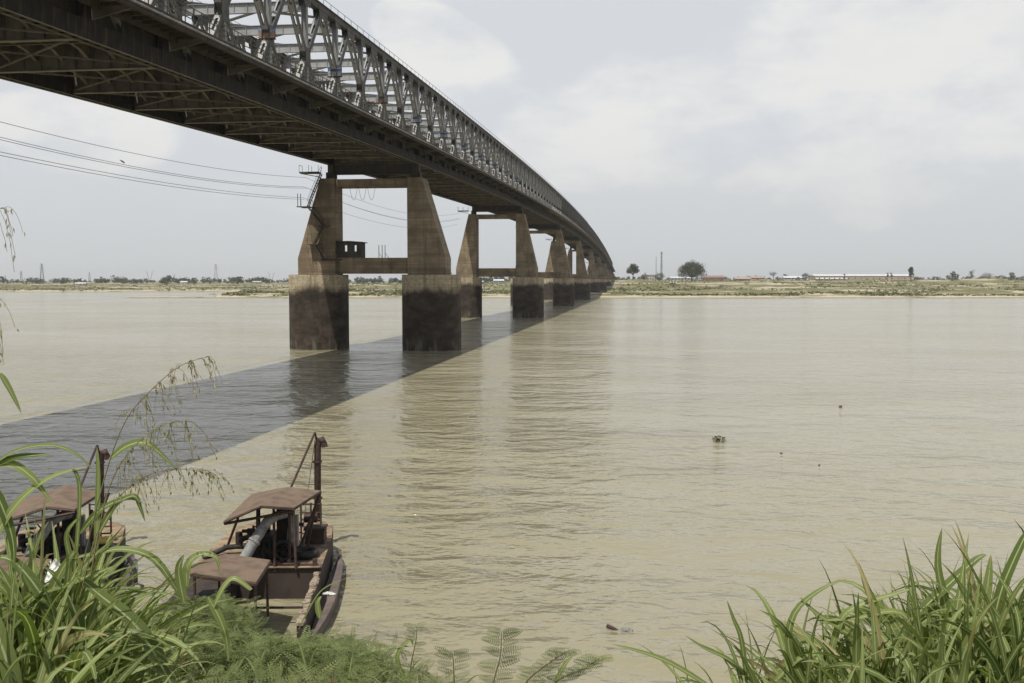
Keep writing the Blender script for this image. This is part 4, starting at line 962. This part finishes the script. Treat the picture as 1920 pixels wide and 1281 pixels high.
# masts and pylons
def lattice(name, px, q, h, wb, label, kind='mast'):
    g_ = ground_at(px, q); e = empty(name, g_, PSI+.3); mb = MB(); n = max(6, int(h/4)); th = .15 if kind == 'mast' else .34
    def wd(z): return wb*(1-z/h)+(.8 if kind == 'mast' else 1.2)
    if kind == 'pole': mb.tube([(0, 0, 0), (0, 0, h)], [.34, .2], 8)
    elif kind == 'vee':
        mb.bar((0, 0, 0), (0, 0, .1), 1, 1)
        for sx in (-1, 1):
            mb.bar((0, 0, 0), (sx*h*.16, 0, h*.62), .7, .7); mb.bar((sx*h*.16, 0, h*.62), (sx*h*.30, 0, h), .5, .5); mb.bar((sx*h*.16, 0, h*.62), (sx*h*.12, 0, h*.9), .35, .35)
        mb.bar((-h*.3, 0, h*.66), (h*.3, 0, h*.66), .45, .45)
    else:
        for i in range(n):
            z0, z1 = h*i/n, h*(i+1)/n; a, b = wd(z0)/2, wd(z1)/2
            for sx, sy in ((-1, -1), (1, -1), (1, 1), (-1, 1)): mb.bar((sx*a, sy*a, z0), (sx*b, sy*b, z1), th, th)
            for (c1, c2) in (((-1, -1), (1, -1)), ((1, -1), (1, 1)), ((1, 1), (-1, 1)), ((-1, 1), (-1, -1))):
                mb.bar((c1[0]*a, c1[1]*a, z0), (c2[0]*b, c2[1]*b, z1), th*.6, th*.6); mb.bar((c2[0]*a, c2[1]*a, z0), (c1[0]*b, c1[1]*b, z1), th*.6, th*.6)
    mb.build('tower', M['steel'], e)
    if kind == 'pylon':
        mb = MB()
        for z, a in ((h*.72, h*.16), (h*.84, h*.13), (h*.95, h*.10)):
            mb.bar((-a, 0, z), (a, 0, z), .35, .35); mb.bar((-a, 0, z), (0, 0, z+h*.05), .25, .25); mb.bar((a, 0, z), (0, 0, z+h*.05), .25, .25)
        mb.build('cross_arms', M['steel'], e)
    if kind == 'mast':
        mb = MB()
        for z in (h*.52, h*.93, h*.97):
            for a in range(3): mb.box((.9*math.cos(a*2.1), .9*math.sin(a*2.1), z), (.25, .25, 1.0))
        mb.build('antenna_panels', wallm['white'], e)
    tag(e, label, {'pylon': 'pylon', 'vee': 'pylon'}.get(kind, 'mast')); return e
lattice('telecom_mast', 1240, 1150, 33, 1.2, 'lattice telecom mast with pale antenna panels, taller of the twin masts')
lattice('thin_mast', 1230, 1150, 28, 1, 'plain thin dark mast, shorter of the twin masts', 'pole')
lattice('power_pylon', 79, 1700, 33, 6, 'lattice power pylon across the inlet nearest the picture edge', 'pylon')
lattice('power_pylon', 405, 1700, 32, 6, 'lattice power pylon across the inlet nearest the bridge pier', 'pylon')
lattice('power_pylon', 281, 2300, 28, 4, 'V-shaped power pylon between the two lattice ones', 'vee')
lattice('power_pylon', 509, 2300, 24, 4, 'V-shaped power pylon just left of the near pier', 'vee')
lattice('power_pylon', 40, 2500, 28, 5, 'faint far lattice pylon at the very edge across the inlet', 'pylon')
lattice('power_pylon', 168, 2700, 26, 5, 'faint far lattice pylon right of the white-roofed shed', 'pylon')
lattice('power_pylon', 327, 2700, 22, 5, 'faint far lattice pylon right of the V-shaped one', 'pylon')

# ------------------------------------------------------------------ near bank vegetation
class Blades:
    def __init__(s): s.v = []; s.f = []; s.uv = []; s.tn = []; s.r = random.Random(1)
    def ribbon(s, pts, w, nrm_hint, fold=.22, tip=1.0, seg=None):
        n = len(pts); b = len(s.v); P = [Vector(p) for p in pts]; s.tn += [s.r.random()]*(3*n)
        for i, p in enumerate(P):
            t = (P[min(i+1, n-1)]-P[max(i-1, 0)]).normalized(); side = t.cross(nrm_hint)
            side = side.normalized() if side.length > 1e-4 else Vector((1, 0, 0)); nn = side.cross(t)
            u = i/(n-1); ww = w*min(1, .35+3.2*u)*(1-u**2.6*tip)*.5+.0004
            s.v += [tuple(p-side*ww+nn*ww*fold), tuple(p), tuple(p+side*ww+nn*ww*fold)]
        for i in range(n-1):
            for k in range(2):
                s.f.append((b+i*3+k, b+i*3+k+1, b+(i+1)*3+k+1, b+(i+1)*3+k))
                u0, u1 = k*.5, k*.5+.5; s.uv += [(u0, i/n), (u1, i/n), (u1, (i+1)/n), (u0, (i+1)/n)]
    def build(s, name, mat):
        me = bpy.data.meshes.new(name); me.from_pydata(s.v, [], s.f); me.update(); me.materials.append(mat)
        uvl = me.uv_layers.new(name='UVMap'); uvl.data.foreach_set('uv', [c for p in s.uv for c in p])
        ta = me.attributes.new('tone', 'FLOAT', 'POINT'); ta.data.foreach_set('value', s.tn)
        me.polygons.foreach_set('use_smooth', [True]*len(me.polygons))
        o = bpy.data.objects.new(name, me); sc.collection.objects.link(o); return o
def grow(bl, rnd, base, az, lean, length, w, droop, n=12, twist=0.5):
    d = Vector((math.cos(az)*math.sin(lean), math.sin(az)*math.sin(lean), math.cos(lean))); p = Vector(base); pts = [p.copy()]; st_ = length/n
    curl = Vector((rnd.gauss(0, .04), rnd.gauss(0, .04), 0))
    for i in range(n):
        u = i/n; d = (d+Vector((math.cos(az), math.sin(az), 0))*(droop*.05)+Vector((0, 0, -1))*(droop*u*u*.42)+curl).normalized(); p = p+d*st_; pts.append(p.copy())
    hint = Vector((math.cos(az), math.sin(az), .9)).normalized()+Vector((rnd.gauss(0, twist), rnd.gauss(0, twist), rnd.gauss(0, twist)))
    bl.ribbon(pts, w, hint.normalized(), rnd.uniform(.1, .4))
def curve_px(pts, q, n=14):
    P = [at(x, y, q+(pp[2] if len(pp) > 2 else 0)) for pp in pts for x, y in [pp[:2]]]
    # Catmull-Rom
    outp = []; m = len(P)
    for i in range(m-1):
        p0, p1_, p2, p3 = P[max(i-1, 0)], P[i], P[i+1], P[min(i+2, m-1)]
        k = max(3, n//(m-1))
        for j in range(k):
            t = j/k; outp.append(.5*((2*p1_)+(p2-p0)*t+(2*p0-5*p1_+4*p2-p3)*t*t+(3*p1_-p0-3*p2+p3)*t**3))
    outp.append(P[-1]); return outp
def tussocks(name, label, spots, seed, hand, qh, lower=0):
    bl = Blades(); rnd = random.Random(seed)
    for (px, q, topy, n) in spots:
        topy += lower
        for _ in range(int(n*1.7)):
            x = px+rnd.gauss(0, 34); qq = q*rnd.uniform(.88, 1.14); gp = at(x, 900, qq); gz = height(gp.x, gp.y)
            tz = at(x, topy+abs(rnd.gauss(0, 60)), qq).z; ln = max(.35, (tz-gz))*rnd.uniform(.8, 1.25)
            L_ = rnd.uniform(.4, .95) if q < 6 else rnd.uniform(.3, .6); lean = abs(rnd.gauss(.22, .2)); dr = rnd.uniform(.2, 1.5)
            start = max(gz, tz - L_*rnd.uniform(.55, .95)*math.cos(lean) - max(0, rnd.gauss(.0, .28)))
            base = Vector((gp.x+rnd.gauss(0, .05), gp.y+rnd.gauss(0, .05), start))
            grow(bl, rnd, base, rnd.uniform(0, 6.28), lean, L_, rnd.uniform(.012, .046)*(1 if rnd.random() < .8 else 1.35), dr)
            if rnd.random() < .3:      # the culm the leaves grow from
                bl.ribbon([Vector((base.x+rnd.gauss(0, .04), base.y, gz)), Vector((base.x, base.y, (gz+start)/2)), base, base+Vector((rnd.gauss(0, .03), rnd.gauss(0, .03), .12))], .011, Vector((0, -1, .2)), .5, 0)
    for pts, w_ in hand:
        P_ = curve_px(pts, qh, 16); vd_ = (P_[len(P_)//2]-CP).normalized(); hint = (-vd_*1.0+Vector((0, 0, .9)) + Vector((rnd.gauss(0, .25), rnd.gauss(0, .25), 0))).normalized(); bl.ribbon(P_, w_*qh/FPX, hint, .25)
    o = bl.build(name, M['blade']); tag(o, label, 'grass', kind='stuff'); return o
handL = [([(-40, 900), (20, 850), (90, 835), (140, 850), (175, 882)], 12), ([(-30, 880), (30, 858), (95, 852)], 15), ([(-60, 1100), (20, 960), (90, 898), (165, 875)], 17), ([(-40, 875), (20, 870), (60, 895), (80, 920), (100, 945)], 16),
         ([(-20, 900), (8, 960), (25, 1020), (25, 1080)], 20), ([(180, 1010), (215, 950), (250, 930), (262, 950), (272, 978)], 14), ([(150, 1000), (190, 955), (240, 935), (270, 945)], 13), ([(205, 862), (235, 838), (270, 830), (300, 850), (335, 885)], 15),
         ([(180, 1050), (184, 900), (182, 838)], 10), ([(120, 1180), (60, 1090), (20, 1050), (-20, 1045)], 24), ([(330, 1300), (260, 1180), (180, 1110), (140, 1075)], 34), ([(60, 1280), (40, 1150), (-10, 1050)], 30), ([(110, 1290), (95, 1160), (50, 1080), (15, 1040)], 28),
         ([(0, 700), (20, 735), (40, 775)], 14), ([(30, 1281), (70, 1180), (110, 1080), (150, 1020)], 26), ([(350, 1100), (352, 1060), (375, 1040), (405, 1045), (412, 1080)], 15), ([(345, 1130), (335, 1070), (345, 1040)], 17), ([(340, 1120), (290, 1050), (230, 1030), (170, 1040), (120, 1050)], 16),
         ([(400, 1140), (420, 1100), (440, 1085), (470, 1105), (465, 1100)], 12), ([(390, 1120), (412, 1160), (425, 1200), (428, 1240)], 16), ([(130, 1281), (200, 1200), (260, 1190), (345, 1215)], 18), ([(110, 1180), (130, 1060), (125, 1000), (160, 960)], 12), ([(135, 1130), (150, 930), (138, 880), (150, 906)], 8),
         ([(0, 1200), (60, 1120), (140, 1090), (220, 1060)], 22), ([(160, 1281), (150, 1180), (120, 1100), (80, 1060)], 26), ([(200, 1281), (260, 1230), (300, 1235), (330, 1270)], 15)]
spL = [(x, q, ty, n) for x, q, ty, n in [(-40, 3.2, 1000, 60), (10, 3.3, 1010, 70), (60, 3.5, 1010, 80), (110, 3.6, 990, 80), (150, 3.8, 1000, 70), (190, 4.0, 1040, 44), (222, 4.2, 1100, 26), (30, 5.0, 1010, 60), (100, 5.2, 1000, 60), (170, 5.5, 1030, 50),
       (250, 5.0, 1150, 10), (335, 7.0, 1075, 12), (375, 7.2, 1095, 9), (290, 7.0, 1110, 14), (0, 2.9, 1150, 60), (90, 3.0, 1170, 60), (180, 3.1, 1200, 50), (250, 3.4, 1240, 20)]]
tussocks('tall_grass', 'tall broad-bladed grass crowding the left corner before the moored boat', spL, 3, handL, 3.3, 92)
handR = [([(1700, 1300), (1772, 1180), (1758, 1060), (1766, 990)], 20), ([(1350, 1300), (1260, 1245), (1200, 1222), (1147, 1208)], 12), ([(1420, 1290), (1370, 1240), (1320, 1215), (1285, 1192)], 11), ([(1400, 1281), (1390, 1200), (1375, 1160), (1363, 1126)], 10),
         ([(1640, 1200), (1645, 1150), (1625, 1100), (1610, 1055)], 17), ([(1860, 1180), (1880, 1100), (1920, 1010), (1930, 1000)], 20), ([(1830, 1200), (1850, 1110), (1858, 1040)], 22), ([(1740, 1230), (1690, 1150), (1600, 1160), (1520, 1165)], 14), ([(1700, 1170), (1780, 1095), (1830, 1050), (1850, 1040)], 20),
         ([(1520, 1300), (1480, 1220), (1490, 1150), (1540, 1105), (1590, 1085)], 15), ([(1545, 1281), (1570, 1180), (1600, 1140), (1690, 1110), (1705, 1105)], 13), ([(1700, 1200), (1760, 1145), (1840, 1142), (1925, 1150)], 20), ([(1620, 1281), (1600, 1200), (1530, 1150), (1500, 1120)], 15), ([(1450, 1281), (1500, 1235), (1560, 1225)], 12)]
spR = [(1250, 5.0, 1250, 6), (1330, 5.0, 1240, 14), (1400, 5.0, 1215, 26), (1460, 4.8, 1190, 40), (1510, 4.8, 1130, 50), (1560, 4.8, 1130, 60), (1610, 4.7, 1120, 66), (1660, 4.6, 1110, 70), (1710, 4.5, 1090, 76), (1760, 4.5, 1060, 80), (1810, 4.4, 1050, 80), (1860, 4.4, 1050, 80), (1910, 4.4, 1040, 80), (1950, 4.3, 1040, 50),
       (1600, 5.8, 1160, 50), (1700, 5.8, 1120, 60), (1800, 5.8, 1090, 70), (1900, 5.8, 1070, 60), (1500, 3.9, 1260, 30), (1620, 3.9, 1240, 50), (1740, 3.8, 1220, 60), (1860, 3.8, 1200, 60)]
tussocks('tall_grass', 'tall broad-bladed grass rising in the right corner by the water', spR, 8, handR, 4.4, 62)

# feathery-leaved shrubs
def frond(mb, base, d, up, L_, n, wl):
    d = d.normalized(); side = d.cross(up).normalized(); nn = side.cross(d)
    mb.poly([base-side*.0012, base+side*.0012, base+d*L_], [(0, 1, 2)])
    for i in range(n):
        u = (i+1)/(n+.5); p = base+d*(L_*u)-nn*(L_*.12*u*u); l = wl*math.sin(math.pi*min(1, .18+.78*u))**.6
        for sg in (-1, 1):
            e = (side*sg+d*.35).normalized(); ww = L_/n*.31
            mb.poly([p, p+e*l*.5+d*ww, p+e*l-nn*l*.12, p+e*l*.5-d*ww], [(0, 1, 2, 3)])
def shrub(name, label, pts, seed, nf, fl=(.09, .18), mat='mimosa', cat='shrub', kind=None, stems=True, group=None):
    """pts: (px, q, top px-y, spread px)"""
    rnd = random.Random(seed); mb, st_ = MB(), MB(); first = at(pts[0][0], 1000, pts[0][1]); e = empty(name, (first.x, first.y, height(first.x, first.y)))
    org = e.location
    for (px, q, ty, spx) in pts:
        for _ in range(int(nf*1.9)):
            x = px+rnd.gauss(0, spx); qq = q*rnd.uniform(.9, 1.12); g0 = at(x, 1000, qq); gz = height(g0.x, g0.y); topz = at(x, ty+abs(rnd.gauss(0, 26)), qq).z
            z = topz-(topz-gz)*(rnd.random()**1.8)*.85
            b_ = Vector((g0.x, g0.y, z))-org; az = rnd.uniform(0, 6.28); d = Vector((math.cos(az), math.sin(az), rnd.uniform(-.25, .75)))
            frond(mb, b_, d, Vector((rnd.gauss(0, .3), rnd.gauss(0, .3), 1)), rnd.uniform(*fl), 10, rnd.uniform(.018, .032))
        if stems:
            for _ in range(9):
                x = px+rnd.gauss(0, spx); g0 = at(x, 1000, q); gz = height(g0.x, g0.y); t_ = at(x, ty+10, q)
                st_.tube([Vector((g0.x+rnd.gauss(0, .2), g0.y+rnd.gauss(0, .2), gz))-org, Vector((t_.x, t_.y, (t_.z+gz)/2))-org+Vector((rnd.gauss(0, .05), rnd.gauss(0, .05), 0)), Vector((t_.x, t_.y, t_.z))-org], [.008, .006, .002], 5)
    mb.build('foliage', M[mat], e); st_.build('stems', M['stem'], e); tag(e, label, cat, group, kind); return e
G_ = 'feathery-leaved shrubs on the near bank'
shrub('feathery_shrub', 'feathery green shrub in front of the clear boat low roof', [(300, 7.4, 1150, 26), (345, 7.2, 1135, 28), (390, 7.4, 1120, 28), (425, 7.6, 1130, 22)], 51, 430, group=G_)
shrub('feathery_shrub', 'feathery shrub hiding the end of the boat well', [(440, 8.0, 1150, 20), (500, 8.2, 1188, 20), (550, 8.4, 1205, 20)], 52, 430, group=G_)
shrub('feathery_shrub', 'feathery shrub right of the boat bow running down to the water', [(590, 8.6, 1196, 18), (635, 8.6, 1190, 22), (670, 8.4, 1198, 22)], 53, 380, group=G_)
shrub('feathery_shrub', 'low feathery shrub along the bottom edge left of centre', [(330, 5.6, 1200, 36), (400, 5.6, 1185, 36), (470, 5.6, 1190, 36)], 54, 430, group=G_)
shrub('feathery_shrub', 'low feathery shrub along the bottom edge below the bow', [(540, 5.8, 1200, 34), (610, 5.8, 1205, 34), (680, 6.0, 1215, 30)], 55, 400, group=G_)
shrub('weedy_shrub', 'pale weedy shrub at the bottom edge where the bank ends', [(720, 6.2, 1228, 26), (770, 6.4, 1250, 26), (820, 6.4, 1268, 22)], 56, 170, mat='mimosa2', group=G_)
shrub('weedy_shrub', 'pale weeds at the bottom edge under the low shrubs', [(400, 4.4, 1262, 50), (520, 4.4, 1258, 50), (640, 4.6, 1258, 50)], 57, 230, mat='mimosa2', group=G_)
bl = Blades(); rnd = random.Random(61)
for _ in range(210):
    px = rnd.uniform(270, 860); q = rnd.uniform(4.6, 7.2); ty = 1190+max(0, (px-600))*.25+rnd.random()*70; t_ = at(px, ty, q); L_ = rnd.uniform(.2, .5)
    grow(bl, rnd, (t_.x, t_.y, t_.z-L_*.8), rnd.uniform(0, 6.28), abs(rnd.gauss(.3, .2)), L_, rnd.uniform(.006, .016), rnd.uniform(.3, 1.4))
for pts, w_ in [([(760, 1281), (745, 1230), (768, 1200), (775, 1212)], 9), ([(640, 1281), (665, 1235), (720, 1215), (790, 1212)], 7), ([(1040, 1281), (1060, 1245), (1075, 1230)], 9), ([(560, 1180), (600, 1110), (648, 1085)], 3), ([(600, 1160), (596, 1130), (603, 1118)], 12), ([(430, 1240), (455, 1222), (470, 1240)], 10)]:
    P_ = curve_px(pts, 6.0, 14); bl.ribbon(P_, w_*6.0/FPX, Vector((-.1, -1, .6)).normalized(), .25)
tag(bl.build('short_grass', M['blade']), 'short grass blades mixed among the feathery shrubs', 'grass', kind='stuff')
# lone sprigs sticking into the water view
def sprig(label, stem, side, q, seed, fl=(.07, .115)):
    rnd = random.Random(seed); P_ = curve_px(stem, q, 16); e = empty('feathery_sprig', P_[0]); mb, st_ = MB(), MB(); o_ = P_[0]
    st_.tube([p-o_ for p in P_], [.006*(1-.7*i/len(P_)) for i in range(len(P_))], 5)
    for i in range(2, len(P_), 1):
        for sg in ((-1, 1) if side else (rnd.choice((-1, 1)),)):
            d = RH*sg+FH*rnd.uniform(-.4, .4)+Vector((0, 0, rnd.uniform(.05, .45))); frond(mb, P_[i]-o_, d, Vector((rnd.gauss(0, .25), -.8, .8)), rnd.uniform(*fl), 9, .020)
    mb.build('foliage', M['mimosa'], e); st_.build('stem', M['stem'], e); tag(e, label, 'sprig', 'lone feathery sprigs at the bottom edge')
sprig('upright feathery sprig against open water, tallest at the bottom edge', [(920, 1340), (925, 1281), (938, 1230), (940, 1185)], True, 4.6, 71)
sprig('leaning feathery sprig just right of the tallest one', [(960, 1330), (985, 1281), (1020, 1250), (1062, 1222)], True, 4.8, 72, (.06, .1))
sprig('low spreading feathery sprig farthest right at the bottom edge', [(1010, 1340), (1040, 1281), (1090, 1256), (1125, 1235)], True, 4.8, 73, (.06, .1))
sprig('thin sparse sprig near the shrub end at the bottom edge', [(765, 1310), (770, 1250), (780, 1200), (782, 1172)], False, 6.0, 74, (.06, .1))
sprig('thin bent sprig between the shrubs and the tallest sprig', [(860, 1340), (852, 1281), (850, 1240), (848, 1225)], False, 5.0, 75, (.08, .12))

# seeding grass stalks
def panicle(label, stem, q, branches, seed):
    rnd = random.Random(seed); P_ = curve_px(stem, q, 22); o_ = P_[0].copy(); e = empty('seeding_grass_stalk', o_); st_, sd_ = MB(), MB(); n = len(P_)
    st_.tube([p-o_ for p in P_], [.0024*(1-.75*i/n) for i in range(n)], 5)
    for (u, dx, dy, k) in branches:
        i = min(n-1, int(u*(n-1))); b_ = P_[i]; pts = []
        for j in range(9):
            t = j/8; pts.append(b_+RH*(dx*t*q/FPX)+Vector((0, 0, -1))*((dy*t*t+ -12*math.sin(t*math.pi)*.6)*q/FPX)+FH*rnd.gauss(0, .003))
        st_.tube([p-o_ for p in pts], .0007, 3)
        for j in range(2, 9):
            for _ in range(k):
                if rnd.random() < .5: continue
                c = pts[j]+Vector((rnd.gauss(0, .004), rnd.gauss(0, .004), rnd.gauss(0, .004)))-o_; d = (Vector((dx*.3/60, 0, -1))+Vector((rnd.gauss(0, .25), rnd.gauss(0, .25), 0))).normalized(); l = rnd.uniform(7, 15)*q/FPX; w2 = 1.5*q/FPX; s_ = d.cross(FH).normalized()
                sd_.poly([c, c+d*l*.45+s_*w2, c+d*l, c+d*l*.45-s_*w2, c+d*l*.5+FH*w2], [(0, 1, 2, 4), (0, 4, 2, 3)])
    st_.build('stalk', M['stem'], e); sd_.build('spikelets', M['seed'], e); tag(e, label, 'grass stalk', 'seeding grass stalks'); return e
rnd = random.Random(91)
panicle('tall arching seeding stalk reaching over the bridge shadow', [(150, 1080), (195, 900), (235, 790), (285, 730), (340, 685), (395, 668)], 3.1, [(.45+.53*i/26, rnd.uniform(-38, 45) if i < 20 else rnd.uniform(0, 35), rnd.uniform(25, 65), 1) for i in range(27)], 92)
panicle('second seeding stalk drooping below the arching one', [(170, 1080), (200, 930), (240, 850), (300, 800), (350, 790)], 3.0, [(.4+.6*i/34, rnd.uniform(-30, 70), rnd.uniform(25, 75), 1) for i in range(35)], 93)
panicle('low seeding stalk spraying toward the open water', [(150, 1120), (190, 980), (260, 900), (340, 880), (395, 890)], 3.2, [(.45+.55*i/30, rnd.uniform(-45, 50), rnd.uniform(15, 55), 1) for i in range(31)], 94)
panicle('seeding stalk hanging in at the left edge of the picture', [(-120, 1200), (-100, 800), (-75, 500), (-40, 410), (8, 390)], 2.8, [(.72+.28*i/14, rnd.uniform(-20, 40), rnd.uniform(40, 130), 1) for i in range(15)], 95)
panicle('lower seeding stalk hanging in at the left edge', [(-110, 1200), (-90, 800), (-60, 640), (-35, 580), (5, 560)], 2.8, [(.68+.32*i/22, rnd.uniform(-20, 38), rnd.uniform(40, 120), 1) for i in range(20)], 96)
bl = None
# wind-blown plastic caught in the grass
pb = at(98, 1088, 3.6); o = rag('plastic_bag', pb, (.05, .13, .035), 'white_rag', 'crumpled white plastic bag caught in the tall grass', 'plastic bag', 12); o.rotation_euler = (1.25, .25, .35)

# ------------------------------------------------------------------ haze
hb_ = MB(); c = FH*3800; hb_.box((c.x, c.y, 38), (4600, 4600, 42.5), (RH, FH, Vector((0, 0, 1))))
ho = hb_.build('haze', None); hmx = bpy.data.materials.new('haze_air'); hmx.use_nodes = True; t_ = hmx.node_tree
for n in list(t_.nodes): t_.nodes.remove(n)
o_ = t_.nodes.new('ShaderNodeOutputMaterial'); pv = t_.nodes.new('ShaderNodeVolumePrincipled'); pv.inputs['Color'].default_value = (.93, .95, .97, 1); pv.inputs['Density'].default_value = .00009; pv.inputs['Anisotropy'].default_value = 0.2
t_.links.new(pv.outputs[0], o_.inputs['Volume']); ho.data.materials.append(hmx); tag(ho, 'thin pale haze in the air over the river', 'haze', kind='stuff')
